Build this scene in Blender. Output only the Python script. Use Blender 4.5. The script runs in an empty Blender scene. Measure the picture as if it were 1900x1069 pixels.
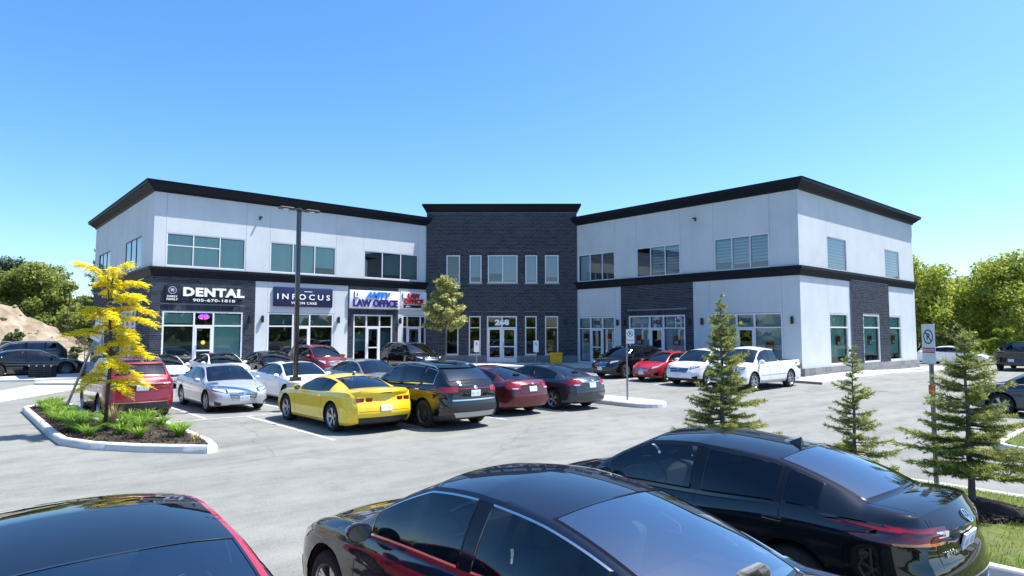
import bpy, bmesh, math, random
import numpy as np
from mathutils import Vector, Matrix
from mathutils.bvhtree import BVHTree

R_ = math.radians
random.seed(7)
rng = np.random.default_rng(7)
scene = bpy.context.scene
COL = scene.collection

# ------------------------------------------------------------------ camera
# world axes follow the building: X runs along its left wing, Y along its right wing
cam_d = bpy.data.cameras.new('camera')
cam = bpy.data.objects.new('camera', cam_d)
COL.objects.link(cam)
cam.location = (0, 0, 2.5)
cam.rotation_euler = (R_(90 + 3.905), 0, R_(-41.33))
cam_d.sensor_width = 36.0
cam_d.lens = 36.0 * 1205.0 / 1900.0
cam_d.clip_start = 0.05
cam_d.clip_end = 3000
scene.camera = cam

# ------------------------------------------------------------------ sky and sun
SUN_AZ, SUN_EL = R_(-31.3), R_(62)          # azimuth from +X, counter-clockwise
world = bpy.data.worlds.new('World')
scene.world = world
world.use_nodes = True
wn = world.node_tree.nodes
wl = world.node_tree.links
wn.clear()
w_out = wn.new('ShaderNodeOutputWorld')
w_bg = wn.new('ShaderNodeBackground')
w_sky = wn.new('ShaderNodeTexSky')
w_sky.sky_type = 'NISHITA'
w_sky.sun_disc = False
w_sky.sun_elevation = SUN_EL
w_sky.sun_rotation = R_(90) - SUN_AZ
w_sky.altitude = 0
w_sky.air_density = 1.0
w_sky.dust_density = 1.0
w_sky.ozone_density = 6.0
w_hs = wn.new('ShaderNodeHueSaturation')
w_hs.inputs['Saturation'].default_value = 1.2
w_bg.inputs['Strength'].default_value = 0.128
wl.new(w_sky.outputs[0], w_hs.inputs['Color'])
wl.new(w_hs.outputs[0], w_bg.inputs['Color'])
wl.new(w_bg.outputs[0], w_out.inputs['Surface'])

sun_d = bpy.data.lights.new('sun', 'SUN')
sun_d.energy = 4.5
sun_d.angle = R_(0.53)
sun_d.color = (1.0, 0.96, 0.90)
sun = bpy.data.objects.new('sun', sun_d)
COL.objects.link(sun)
sdir = Vector((math.cos(SUN_AZ) * math.cos(SUN_EL), math.sin(SUN_AZ) * math.cos(SUN_EL), math.sin(SUN_EL)))
sun.rotation_euler = (-sdir).to_track_quat('-Z', 'Y').to_euler()
sun.location = (0, 0, 60)

scene.view_settings.view_transform = 'Standard'
scene.view_settings.look = 'None'
scene.view_settings.gamma = 1.0
scene.view_settings.exposure = 1.05
try:
    scene.cycles.use_denoising = True
    scene.cycles.max_bounces = 8
    scene.cycles.transparent_max_bounces = 24
except Exception:
    pass

# ------------------------------------------------------------------ helpers
def G(u, v):
    """height of the paved ground: it rises gently towards the building"""
    d = 0.6604 * u + 0.7509 * v
    t = min(1, max(0, (d - 24) / 22))
    f = 0.3 * t * t * (3 - 2 * t)
    s = min(1, max(0, (u - 36) / 12))
    return f * (1 - s * s * (3 - 2 * s))


class MB:
    """collects geometry; build() links it as ONE mesh object"""
    def __init__(self):
        self.v = []; self.f = []; self.m = []
        self.mi = 0
    def add(self, verts, faces):
        o = len(self.v)
        self.v.extend([tuple(p) for p in verts])
        self.f.extend([tuple(i + o for i in f) for f in faces])
        self.m.extend([self.mi] * len(faces))
        return self
    def quad(self, a, b, c, d):
        return self.add([a, b, c, d], [(0, 1, 2, 3)])
    def box(self, x0, x1, y0, y1, z0, z1, M=None):
        vs = [(x0, y0, z0), (x1, y0, z0), (x1, y1, z0), (x0, y1, z0), (x0, y0, z1), (x1, y0, z1), (x1, y1, z1), (x0, y1, z1)]
        if M is not None: vs = [M @ Vector(p) for p in vs]
        return self.add(vs, [(0, 3, 2, 1), (4, 5, 6, 7), (0, 1, 5, 4), (1, 2, 6, 5), (2, 3, 7, 6), (3, 0, 4, 7)])
    def bbox(self, x0, x1, y0, y1, z0, z1, b=0.01, M=None):
        """box with chamfered edges"""
        bm = bmesh.new()
        bmesh.ops.create_cube(bm, size=1)
        for p in bm.verts:
            p.co = Vector(((x0 + x1) / 2 + p.co.x * (x1 - x0), (y0 + y1) / 2 + p.co.y * (y1 - y0), (z0 + z1) / 2 + p.co.z * (z1 - z0)))
        bmesh.ops.bevel(bm, geom=bm.edges[:], offset=b, segments=2, affect='EDGES', profile=0.5)
        bm.verts.index_update()
        vs = [p.co.copy() for p in bm.verts]
        if M is not None: vs = [M @ p for p in vs]
        fs = [[q.index for q in f.verts] for f in bm.faces]
        bm.free()
        return self.add(vs, fs)
    def tube(self, pts, rad, n=8, cap=True):
        pts = [Vector(p) for p in pts]
        rad = rad if isinstance(rad, (list, tuple)) else [rad] * len(pts)
        vs = []; fs = []
        ref = None
        for i, p in enumerate(pts):
            t = (pts[min(i + 1, len(pts) - 1)] - pts[max(i - 1, 0)]).normalized()
            if ref is None:
                ref = Vector((0, 0, 1)) if abs(t.z) < 0.9 else Vector((1, 0, 0))
            a = t.cross(ref).normalized(); b = t.cross(a).normalized()
            ref = -b if False else ref
            for k in range(n):
                an = 2 * math.pi * k / n
                vs.append(p + (a * math.cos(an) + b * math.sin(an)) * rad[i])
        for i in range(len(pts) - 1):
            for k in range(n):
                k2 = (k + 1) % n
                fs.append((i * n + k, i * n + k2, (i + 1) * n + k2, (i + 1) * n + k))
        if cap:
            fs.append(tuple(range(n))[::-1]); fs.append(tuple((len(pts) - 1) * n + k for k in range(n)))
        return self.add(vs, fs)
    def lathe(self, prof, n=24, M=None, close=False):
        """prof: (r, h) pairs turned round the local Z axis"""
        vs = []; fs = []
        for r, h in prof:
            for k in range(n):
                a = 2 * math.pi * k / n
                vs.append(Vector((r * math.cos(a), r * math.sin(a), h)))
        P = len(prof)
        for i in range(P - 1 + (1 if close else 0)):
            j = (i + 1) % P
            for k in range(n):
                k2 = (k + 1) % n
                fs.append((i * n + k, i * n + k2, j * n + k2, j * n + k))
        if M is not None: vs = [M @ p for p in vs]
        return self.add(vs, fs)
    def prism(self, poly, z0, z1, M=None):
        n = len(poly)
        vs = [Vector((p[0], p[1], z0)) for p in poly] + [Vector((p[0], p[1], z1)) for p in poly]
        if M is not None: vs = [M @ p for p in vs]
        fs = [tuple(range(n))[::-1], tuple(range(n, 2 * n))] + [(i, (i + 1) % n, n + (i + 1) % n, n + i) for i in range(n)]
        return self.add(vs, fs)
    def mesh(self, name, mats, off=(0, 0, 0), smooth=False, angle=None):
        me = bpy.data.meshes.new(name)
        if off != (0, 0, 0):
            vs = [(p[0] - off[0], p[1] - off[1], p[2] - off[2]) for p in self.v]
        else:
            vs = [tuple(p) for p in self.v]
        me.from_pydata(vs, [], self.f)
        if not isinstance(mats, (list, tuple)): mats = [mats]
        for m in mats: me.materials.append(m)
        if len(mats) > 1: me.polygons.foreach_set('material_index', self.m)
        if smooth or angle:
            me.polygons.foreach_set('use_smooth', [True] * len(me.polygons))
            if angle: me.set_sharp_from_angle(angle=R_(angle))
        me.update()
        return me
    def build(self, name, mats, parent=None, off=(0, 0, 0), smooth=False, angle=None, loc=None):
        me = self.mesh(name, mats, off, smooth, angle)
        o = bpy.data.objects.new(name, me)
        COL.objects.link(o)
        if parent is not None: o.parent = parent
        if loc is not None: o.location = loc
        return o


def tag(o, label=None, cat=None, group=None, kind=None):
    if label: o['label'] = label
    if cat: o['category'] = cat
    if group: o['group'] = group
    if kind: o['kind'] = kind
    return o

def thing(name, label, cat, loc=(0, 0, 0), rotz=0, group=None):
    o = bpy.data.objects.new(name, None)
    o.empty_display_size = 0.3
    COL.objects.link(o)
    o.location = loc
    o.rotation_euler = (0, 0, rotz)
    return tag(o, label, cat, group)

def link_mesh(name, me, parent=None, loc=(0, 0, 0), rot=(0, 0, 0), scale=(1, 1, 1)):
    o = bpy.data.objects.new(name, me)
    COL.objects.link(o)
    if parent is not None: o.parent = parent
    o.location = loc; o.rotation_euler = rot; o.scale = scale
    return o

def copy_tree(o, parent=None):
    c = o.copy(); COL.objects.link(c)
    c.parent = parent
    for ch in o.children:
        copy_tree(ch, c)
    return c

# ------------------------------------------------------------------ materials
MATS = {}
def mat(name, col, rough=0.6, metal=0.0, spec=None, coat=0.0, emit=None, alpha=None):
    if name in MATS: return MATS[name]
    m = bpy.data.materials.new(name)
    m.use_nodes = True
    b = m.node_tree.nodes['Principled BSDF']
    b.inputs['Base Color'].default_value = (*col, 1)
    b.inputs['Roughness'].default_value = rough
    b.inputs['Metallic'].default_value = metal
    if spec is not None: b.inputs['Specular IOR Level'].default_value = spec
    if coat:
        b.inputs['Coat Weight'].default_value = coat
        b.inputs['Coat Roughness'].default_value = 0.03
    if emit:
        b.inputs['Emission Color'].default_value = (*emit[0], 1)
        b.inputs['Emission Strength'].default_value = emit[1]
    MATS[name] = m
    return m

def N(m, t, **kw):
    n = m.node_tree.nodes.new('ShaderNode' + t)
    for k, v in kw.items():
        if k in n.inputs: n.inputs[k].default_value = v
        else: setattr(n, k, v)
    return n

def ramp(m, fac, stops):
    r = m.node_tree.nodes.new('ShaderNodeValToRGB')
    e = r.color_ramp.elements
    while len(e) < len(stops): e.new(0.5)
    for i, (p, c) in enumerate(stops):
        e[i].position = p
        e[i].color = (*c, 1) if len(c) == 3 else c
    m.node_tree.links.new(fac, r.inputs['Fac'])
    return r

def noisy(name, c0, c1, scale=4.0, rough=0.8, detail=6, bump=0.0, bscale=None, c2=None, scale2=None, spec=0.3, stretch=None):
    """two-tone noise material with optional second tone and bump"""
    if name in MATS: return MATS[name]
    m = mat(name, c0, rough, spec=spec)
    nt = m.node_tree; L = nt.links
    b = nt.nodes['Principled BSDF']
    tc = N(m, 'TexCoord')
    src = tc.outputs['Object']
    if stretch:
        mp = N(m, 'Mapping'); mp.inputs['Scale'].default_value = stretch
        L.new(src, mp.inputs['Vector']); src = mp.outputs[0]
    n1 = N(m, 'TexNoise', Scale=scale, Detail=detail, Roughness=0.6)
    L.new(src, n1.inputs['Vector'])
    r = ramp(m, n1.outputs['Fac'], [(0.3, c0), (0.7, c1)])
    out = r.outputs['Color']
    if c2:
        n2 = N(m, 'TexNoise', Scale=scale2 or scale * 0.1, Detail=5, Roughness=0.6)
        L.new(src, n2.inputs['Vector'])
        r2 = ramp(m, n2.outputs['Fac'], [(0.45, (0, 0, 0)), (0.7, (1, 1, 1))])
        mx = N(m, 'MixRGB'); mx.inputs['Color2'].default_value = (*c2, 1)
        L.new(r2.outputs['Color'], mx.inputs['Fac']); L.new(out, mx.inputs['Color1'])
        out = mx.outputs['Color']
    L.new(out, b.inputs['Base Color'])
    if bump:
        n3 = N(m, 'TexNoise', Scale=bscale or scale * 4, Detail=4)
        L.new(src, n3.inputs['Vector'])
        bp = N(m, 'Bump', Strength=bump, Distance=0.02)
        L.new(n3.outputs['Fac'], bp.inputs['Height']); L.new(bp.outputs[0], b.inputs['Normal'])
    return m

def island_mat(name, cols, rough=0.7, trans=0.0, spec=0.3):
    """colour varies piece by piece (bricks, leaves, blades)"""
    if name in MATS: return MATS[name]
    m = mat(name, cols[0], rough, spec=spec)
    nt = m.node_tree; L = nt.links
    b = nt.nodes['Principled BSDF']
    g = N(m, 'NewGeometry')
    oi = N(m, 'ObjectInfo')
    ad = N(m, 'Math', operation='ADD'); L.new(g.outputs['Random Per Island'], ad.inputs[0]); L.new(oi.outputs['Random'], ad.inputs[1])
    fr = N(m, 'Math', operation='FRACT'); L.new(ad.outputs[0], fr.inputs[0])
    k = len(cols)
    r = ramp(m, fr.outputs[0], [(i / max(1, k - 1), c) for i, c in enumerate(cols)])
    L.new(r.outputs['Color'], b.inputs['Base Color'])
    if trans:
        t = N(m, 'BsdfTranslucent'); L.new(r.outputs['Color'], t.inputs['Color'])
        mx = N(m, 'MixShader', Fac=trans)
        L.new(b.outputs[0], mx.inputs[1]); L.new(t.outputs[0], mx.inputs[2])
        L.new(mx.outputs[0], nt.nodes['Material Output'].inputs['Surface'])
    return m

def glass(name, tint, base=0.05, rough=0.0, ior=1.5):
    """thin pane: tinted see-through plus a Fresnel reflection"""
    if name in MATS: return MATS[name]
    m = bpy.data.materials.new(name); m.use_nodes = True
    nt = m.node_tree; nt.nodes.clear(); L = nt.links
    o = N(m, 'OutputMaterial')
    tr = N(m, 'BsdfTransparent'); tr.inputs['Color'].default_value = (*tint, 1)
    gl = N(m, 'BsdfGlossy', Roughness=rough); gl.inputs['Color'].default_value = (0.95, 0.97, 1, 1)
    fr = N(m, 'Fresnel', IOR=ior)
    mu = N(m, 'Math', operation='MULTIPLY_ADD'); mu.inputs[1].default_value = 1.0; mu.inputs[2].default_value = base
    mu.use_clamp = True
    mx = N(m, 'MixShader')
    L.new(fr.outputs[0], mu.inputs[0]); L.new(mu.outputs[0], mx.inputs['Fac'])
    L.new(tr.outputs[0], mx.inputs[1]); L.new(gl.outputs[0], mx.inputs[2]); L.new(mx.outputs[0], o.inputs['Surface'])
    MATS[name] = m
    return m

def text_mesh(txt, size, depth, bold=0.0, width=None, height=None, spacing=1.0, align='CENTER', shear=0.0):
    """lettering as a mesh in the local XY plane, extruded along Z, centred on the origin"""
    cu = bpy.data.curves.new('lettering', 'FONT')
    cu.body = txt; cu.size = size; cu.extrude = depth / 2; cu.offset = bold
    cu.space_character = spacing; cu.shear = shear
    cu.align_x = 'CENTER'; cu.align_y = 'CENTER'; cu.resolution_u = 3
    ob = bpy.data.objects.new('lettering', cu)
    COL.objects.link(ob)
    dg = bpy.context.evaluated_depsgraph_get()
    me = bpy.data.meshes.new_from_object(ob.evaluated_get(dg))
    bpy.data.objects.remove(ob); bpy.data.curves.remove(cu)
    n = len(me.vertices)
    co = np.empty(n * 3); me.vertices.foreach_get('co', co); co = co.reshape(-1, 3)
    mn, mxx = co.min(0), co.max(0)
    c = (mn + mxx) / 2; co -= c
    if width: co[:, 0] *= width / (mxx[0] - mn[0])
    if height: co[:, 1] *= height / (mxx[1] - mn[1])
    me.vertices.foreach_set('co', co.ravel()); me.update()
    me.name = 'lettering'
    return me
# ================================================================== building
def stucco_mat():
    m = noisy('stucco_light_grey', (0.53, 0.565, 0.585), (0.585, 0.62, 0.64), scale=14, rough=0.9, bump=0.3, bscale=150, c2=(0.50, 0.535, 0.555), scale2=0.5)
    nt = m.node_tree; L = nt.links; b = nt.nodes['Principled BSDF']
    src = b.inputs['Base Color'].links[0].from_socket
    tc = N(m, 'TexCoord'); mp = N(m, 'Mapping'); mp.inputs['Scale'].default_value = (0.8, 0.8, 0.07); L.new(tc.outputs['Object'], mp.inputs['Vector'])
    n = N(m, 'TexNoise', Scale=1.6, Detail=7, Roughness=0.7); L.new(mp.outputs[0], n.inputs['Vector'])
    r = ramp(m, n.outputs['Fac'], [(0.30, (0.945, 0.945, 0.94)), (0.55, (1, 1, 1))])      # rain streaks
    mx = N(m, 'MixRGB', blend_type='MULTIPLY', Fac=1.0); L.new(src, mx.inputs['Color1']); L.new(r.outputs[0], mx.inputs['Color2']); L.new(mx.outputs[0], b.inputs['Base Color'])
    return m
M_STUCCO = stucco_mat()
M_TRIM = noisy('charcoal_trim', (0.006, 0.008, 0.014), (0.010, 0.013, 0.020), scale=9, rough=0.5, spec=0.15)
M_MORTAR = noisy('mortar_grey', (0.15, 0.162, 0.187), (0.21, 0.222, 0.247), scale=12, rough=0.95)
M_BRICK = island_mat('charcoal_brick', [(0.018, 0.023, 0.034), (0.032, 0.039, 0.053), (0.050, 0.058, 0.075), (0.028, 0.034, 0.047), (0.054, 0.061, 0.076), (0.034, 0.040, 0.054)], rough=0.8, spec=.2)
M_STONE = island_mat('grey_base_stone', [(0.16, 0.165, 0.175), (0.2, 0.2, 0.205), (0.24, 0.24, 0.235)], rough=0.85)
M_FRAME = mat('white_aluminium', (0.66, 0.68, 0.72), 0.4)
M_DARKFRAME = mat('dark_aluminium', (0.02, 0.022, 0.03), 0.4)
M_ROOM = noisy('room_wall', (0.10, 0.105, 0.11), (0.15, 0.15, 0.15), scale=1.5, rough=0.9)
M_BLIND = noisy('roller_blind', (0.56, 0.62, 0.61), (0.66, 0.7, 0.68), scale=3, rough=0.9, stretch=(1, 1, 0.1))
M_PANE = glass('store_glass', (0.56, 0.80, 0.76), base=0.05)
M_PANE2 = glass('store_glass_blue', (0.56, 0.68, 0.76), base=0.08)
M_PANE_DK = glass('store_glass_dark', (0.28, 0.44, 0.46), base=0.06)
M_CONC = noisy('concrete_pale', (0.52, 0.515, 0.50), (0.62, 0.61, 0.59), scale=6, rough=0.9, bump=0.15, bscale=90, c2=(0.44, 0.43, 0.41), scale2=0.5)
M_ROOF = noisy('roof_gravel', (0.3, 0.3, 0.3), (0.4, 0.4, 0.4), scale=20)

LC = (8.20, 37.77); LW = 17.15; LE = 17.1
RC = (33.08, 15.22); RW = 15.65; RE = 17.2
BLc = (LC[0] + LW, LC[1]); BRc = (RC[0], RC[1] + RW)
ROOT = (20.0, 36.0, 0.3)
bld = thing('commercial_building', 'two-storey light grey and charcoal brick office building with dark cornices behind the parking lot', 'building', ROOT)

class Facade:
    def __init__(self, o, d, name):
        self.o = Vector((o[0], o[1], 0)); self.d = Vector((d[0], d[1], 0)).normalized()
        self.n = Vector((self.d.y, -self.d.x, 0)); self.name = name
    def P(self, s, z, n=0.0):
        return self.o + self.d * s + self.n * n + Vector((0, 0, z))
    def M(self, s, z, n=0.0):
        """matrix: local x along wall, y up, z outward"""
        p = self.P(s, z, n)
        return Matrix(((self.d.x, 0, self.n.x, p.x), (self.d.y, 0, self.n.y, p.y), (0, 1, 0, p.z), (0, 0, 0, 1)))

FL = Facade(LC, (1, 0), 'left')
FLE = Facade((LC[0], LC[1] + LE), (0, -1), 'leftend')      # s runs towards the near corner
FR = Facade(BRc, (0, -1), 'right')                          # s runs towards the near corner
FRE = Facade(RC, (1, 0), 'rightend')
cd = Vector((BRc[0] - BLc[0], BRc[1] - BLc[1], 0)); CWD = cd.length; cd.normalize()
cn = Vector((cd.y, -cd.x, 0))
FC = Facade((BLc[0] + cn.x * 0.14 , BLc[1] + cn.y * 0.14), (cd.x, cd.y), 'centre')

def fbox(mb, F, s0, s1, z0, z1, n0, n1):
    vs = [F.P(s, z, n) for z in (z0, z1) for (s, n) in ((s0, n1), (s1, n1), (s1, n0), (s0, n0))]
    mb.add(vs, [(3, 2, 1, 0), (4, 5, 6, 7), (0, 1, 5, 4), (1, 2, 6, 5), (2, 3, 7, 6), (3, 0, 4, 7)])

def panel(F, s0, s1, z0, z1, ops, m, front=0.0, edge=0.03, reveal=0.14, name='wall_panel', gap=0.006):
    """one wall panel with openings, returned edges and deep reveals"""
    s0 += gap; s1 -= gap
    ops = [(max(a, s0), min(b, s1), max(c, z0), min(d, z1)) for a, b, c, d in ops if a < s1 and b > s0 and c < z1 and d > z0]
    ss = sorted(set([s0, s1] + [x for o in ops for x in o[:2]])); zs = sorted(set([z0, z1] + [x for o in ops for x in o[2:]]))
    mb = MB()
    for i in range(len(ss) - 1):
        for j in range(len(zs) - 1):
            cs, cz = (ss[i] + ss[i + 1]) / 2, (zs[j] + zs[j + 1]) / 2
            if any(o[0] < cs < o[1] and o[2] < cz < o[3] for o in ops): continue
            mb.quad(F.P(ss[i], zs[j], front), F.P(ss[i + 1], zs[j], front), F.P(ss[i + 1], zs[j + 1], front), F.P(ss[i], zs[j + 1], front))
    def ret(a, b, za, zb, dep):
        mb.quad(F.P(a, za, front), F.P(a, za, front - dep), F.P(b, zb, front - dep), F.P(b, zb, front))
    ret(s0, s0, z0, z1, edge); ret(s1, s1, z1, z0, edge); ret(s0, s1, z1, z1, edge); ret(s1, s0, z0, z0, edge)
    for a, b, c, d in ops:
        ret(a, a, d, c, reveal); ret(b, b, c, d, reveal); ret(a, b, c, c, reveal); ret(b, a, d, d, reveal)
    return mb.build(name, m, bld, ROOT)

BRICK_L, BRICK_H, JT = 0.39, 0.098, 0.017
single_bricks = []          # (F, s, z) full bricks that become parts of their own
brick_mesh_cache = {}
def bricks(F, s0, s1, z0, z1, ops, soldier=(), single=False, mb=None, front=0.0):
    """brick courses (real, proud of the mortar); soldier: (s0,s1,z0,z1) bands of upright bricks"""
    blocks = list(ops) + list(soldier)
    n0, n1 = front - 0.01, front + 0.011
    row = 0; z = z0
    while z < z1 - 0.03:
        zt = min(z + BRICK_H - JT, z1 - 0.002)
        off = (row % 2) * BRICK_L / 2 + (0.07 if row % 4 > 1 else 0)
        s = s0 - off
        while s < s1:
            a, b = max(s, s0), min(s + BRICK_L - JT, s1)
            segs = [(a, b)]
            for o in blocks:
                if o[2] - 0.002 < zt and o[3] + 0.002 > z:
                    new = []
                    for (p, q) in segs:
                        if o[1] <= p or o[0] >= q: new.append((p, q)); continue
                        if o[0] - p > 0.04: new.append((p, o[0] - 0.004))
                        if q - o[1] > 0.04: new.append((o[1] + 0.004, q))
                    segs = new
            for (p, q) in segs:
                if q - p < 0.04: continue
                jit = random.uniform(-0.003, 0.004)
                if single and q - p > BRICK_L - JT - 0.001 and zt - z > BRICK_H - JT - 0.001:
                    single_bricks.append((F, p, z, n0, jit))
                else:
                    fbox(mb, F, p, q, z, zt, n0, n1 + jit)
            s += BRICK_L
        z += BRICK_H; row += 1
    for (a, b, c, d) in soldier:
        k = max(1, int((b - a) / 0.1)); w = (b - a) / k
        for i in range(k):
            fbox(mb, F, a + i * w + 0.005, a + (i + 1) * w - 0.005, c + 0.005, d - 0.004, n0, n1 + random.uniform(-0.002, 0.004))

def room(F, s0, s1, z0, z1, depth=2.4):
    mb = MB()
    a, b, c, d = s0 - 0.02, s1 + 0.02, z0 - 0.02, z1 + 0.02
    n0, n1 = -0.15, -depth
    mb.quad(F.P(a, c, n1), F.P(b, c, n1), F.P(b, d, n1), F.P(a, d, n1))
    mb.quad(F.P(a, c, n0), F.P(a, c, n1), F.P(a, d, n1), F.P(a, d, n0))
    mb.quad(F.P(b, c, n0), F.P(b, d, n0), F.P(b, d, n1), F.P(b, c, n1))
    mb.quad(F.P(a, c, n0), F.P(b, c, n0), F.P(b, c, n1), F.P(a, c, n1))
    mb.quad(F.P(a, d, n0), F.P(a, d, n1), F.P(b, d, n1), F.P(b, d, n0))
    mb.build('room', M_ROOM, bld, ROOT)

def window(F, s0, s1, z0, z1, mull=(), rails=(), fm=None, gm=None, front=0.0, fw=0.055, blinds=(), depth=0.05, sill=False, zebra=False, door=None, rm=True, name='window'):
    """frame with mullions; panes and blinds are its own pieces.
    rails: (i, z) cross bars in bay i (or i=None for all); door: bay index that holds a glazed door; blinds: (bay, z_low, z_high)"""
    fm = fm or M_FRAME; gm = gm or M_PANE
    nf = front - 0.012; nb = front - 0.012 - depth
    f = MB()
    fbox(f, F, s0, s0 + fw, z0, z1, nb, nf); fbox(f, F, s1 - fw, s1, z0, z1, nb, nf)
    fbox(f, F, s0 + fw, s1 - fw, z1 - fw, z1, nb, nf - 0.001)
    fbox(f, F, s0 + fw, s1 - fw, z0, z0 + fw, nb, nf - 0.001)
    edges = [s0 + fw] + [x for m in mull for x in (m - fw / 2, m + fw / 2)] + [s1 - fw]
    for m in mull:
        fbox(f, F, m - fw / 2, m + fw / 2, z0 + fw, z1 - fw, nb, nf - 0.002)
    bays = [(edges[2 * i], edges[2 * i + 1]) for i in range(len(edges) // 2)]
    panes = []
    for i, (a, b) in enumerate(bays):
        zs = [z for (k, z) in rails if k is None or k == i]
        lo = z0 + fw
        for z in sorted(zs):
            fbox(f, F, a, b, z - fw * 0.45, z + fw * 0.45, nb, nf - 0.003)
            panes.append((i, a, b, lo, z - fw * 0.45)); lo = z + fw * 0.45
        panes.append((i, a, b, lo, z1 - fw))
    fr = f.build(name, fm, bld, ROOT)
    for (i, a, b, c, d) in panes:
        if door == i and c < z0 + 0.3:
            # glazed door leaf with stiles, mid rail, push bar and pull handle
            dm = MB(); st = 0.10; nd0, nd1 = nb + 0.003, nf + 0.008
            fbox(dm, F, a + .006, a + st, c, d - .006, nd0, nd1); fbox(dm, F, b - st, b - .006, c, d - .006, nd0, nd1)
            fbox(dm, F, a + st, b - st, d - st, d - .006, nd0, nd1 - .001); fbox(dm, F, a + st, b - st, c, c + 0.2, nd0, nd1 - .001)
            zm = c + 0.98; fbox(dm, F, a + st, b - st, zm - 0.035, zm + 0.035, nd0, nd1 - .001)
            dr = dm.build('door', fm, bld, ROOT)
            for (c0, d0) in ((c + 0.2, zm - 0.035), (zm + 0.035, d - st)):
                g = MB(); fbox(g, F, a + st, b - st, c0, d0, nb + .018, nb + .026); g.build('door_pane', M_PANE_DK, dr, ROOT).parent = dr
                # keep world placement: child of a part that sits at the root origin
            h = MB(); h.tube([F.P(a + st * .5, c + .75, nd1 + .05), F.P(a + st * .5, c + 1.25, nd1 + .05)], 0.016, 8)
            h.tube([F.P(a + st * .5, c + .8, nd1), F.P(a + st * .5, c + .8, nd1 + .05)], 0.012, 6); h.tube([F.P(a + st * .5, c + 1.2, nd1), F.P(a + st * .5, c + 1.2, nd1 + .05)], 0.012, 6)
            h.build('handle', mat('brushed_steel', (0.55, 0.55, 0.56), 0.3, 1.0), dr, ROOT)
            continue
        g = MB()
        # each pane sits a hair out of true so reflections break up between panes
        t = [random.uniform(-0.006, 0.006) for _ in range(3)]; nn = nb + 0.02
        p0, p1, p2, p3 = F.P(a, c, nn + t[0]), F.P(b, c, nn + t[1]), F.P(b, d, nn + t[2]), F.P(a, d, nn + t[0] + t[2] - t[1])
        g.quad(p0, p1, p2, p3)
        g.build('pane', gm, fr, ROOT)
    for (i, lo, hi) in blinds:
        a, b = bays[i]
        g = MB()
        if zebra:
            k = int((hi - lo) / 0.085)
            for q in range(k):
                zz = lo + (hi - lo) * q / k; g.mi = q % 2
                fbox(g, F, a + .01, b - .01, zz, zz + (hi - lo) / k - .002, nb - 0.10 - .02 * (q % 2), nb - 0.09 - .02 * (q % 2))
            g.build('blind', [M_BLIND, mat('blind_sheer', (0.4, 0.44, 0.47), .9)], fr, ROOT)
        else:
            k = 6
            for q in range(k):
                sa, sb = a + .01 + (b - a - .02) * q / k, a + .01 + (b - a - .02) * (q + 1) / k
                w = 0.006 * math.sin(q * 1.7)
                g.quad(F.P(sa, lo, nb - .1 + w), F.P(sb, lo, nb - .1 - w), F.P(sb, hi, nb - .09 - w), F.P(sa, hi, nb - .09 + w))
            fbox(g, F, a + .01, b - .01, lo - .02, lo, nb - .115, nb - .09)
            g.build('blind', M_BLIND, fr, ROOT)
    if sill:
        g = MB(); fbox(g, F, s0 - .06, s1 + .06, z0 - .09, z0 - .002, front - .02, front + .05); g.build('sill', mat('sill_stone', (0.35, 0.36, 0.38), .8), fr, ROOT)
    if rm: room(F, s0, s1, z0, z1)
    return fr

def joint_backing(F, s, z0, z1, front=0.0):
    mb = MB(); fbox(mb, F, s - 0.03, s + 0.03, z0, z1, front - 0.06, front - 0.018)
    mb.build('control_joint', mat('joint_grey', (0.2, 0.205, 0.22), .9), bld, ROOT)

ZB0, ZB1 = 5.45, 5.97          # dark band between storeys
ZC0, ZC1 = 9.92, 10.44         # cornice
ZBASE = 0.42

def storefront(F, s0, s1, m1, m2, z0, ztop=3.64, tr=2.86, gm=None, front=0.0, blinds=(), door=1):
    r = [(None, tr)]
    return window(F, s0, s1, z0, ztop, mull=(m1, m2), rails=r, gm=gm, front=front, fw=0.085, depth=0.09, blinds=blinds, door=door, name='storefront')

# ---------------- left wing
ops_u = [(0.63, 4.73, 6.04, 7.80), (6.15, 10.28, 6.04, 7.80), (12.25, 16.37, 6.04, 7.80)]
cuts = [0, 0.60, 4.76, 6.12, 10.31, 12.22, 16.40, LW]
for a, b in zip(cuts[:-1], cuts[1:]):
    panel(FL, a, b, ZB1 - .05, ZC0 + .3, ops_u, M_STUCCO, name='stucco_panel')
for c in cuts[1:-1]: joint_backing(FL, c, ZB1, ZC0 + .2)
window(FL, 0.63, 4.73, 6.04, 7.80, mull=(1.96, 3.34), rails=[(0, 7.14), (1, 7.14)], blinds=[(0, 6.12, 7.7), (1, 6.12, 7.7), (2, 6.12, 7.7)])
window(FL, 6.15, 10.28, 6.04, 7.80, mull=(7.53, 8.90), blinds=[(0, 6.12, 7.7), (1, 6.12, 7.7), (2, 6.5, 7.7)])
window(FL, 12.25, 16.37, 6.04, 7.80, mull=(13.60, 15.0), blinds=[(0, 7.42, 7.7), (1, 6.35, 7.7), (2, 6.2, 7.7)], gm=M_PANE_DK)
op_d = (0.55, 4.69, ZBASE + .02, 3.66)
op_i = (6.09, 10.20, ZBASE + .02, 3.66)
op_a = (11.57, 14.42, ZBASE + .02, 3.66)
op_l = (15.17, 17.06, ZBASE + .02, 3.66)
panel(FL, 0, 5.35, ZBASE, ZB0 + .1, [op_d], M_MORTAR, name='brick_backing')
mbk = MB()
bricks(FL, 0.012, 5.345, ZBASE + .5, ZB0 + .04, [op_d], soldier=[(0.42, 4.82, 3.67, 3.98)], single=True, mb=mbk)
panel(FL, 5.35, 6.06, 0.3, ZB0 + .1, [op_i], M_STUCCO, name='stucco_panel')
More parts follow.
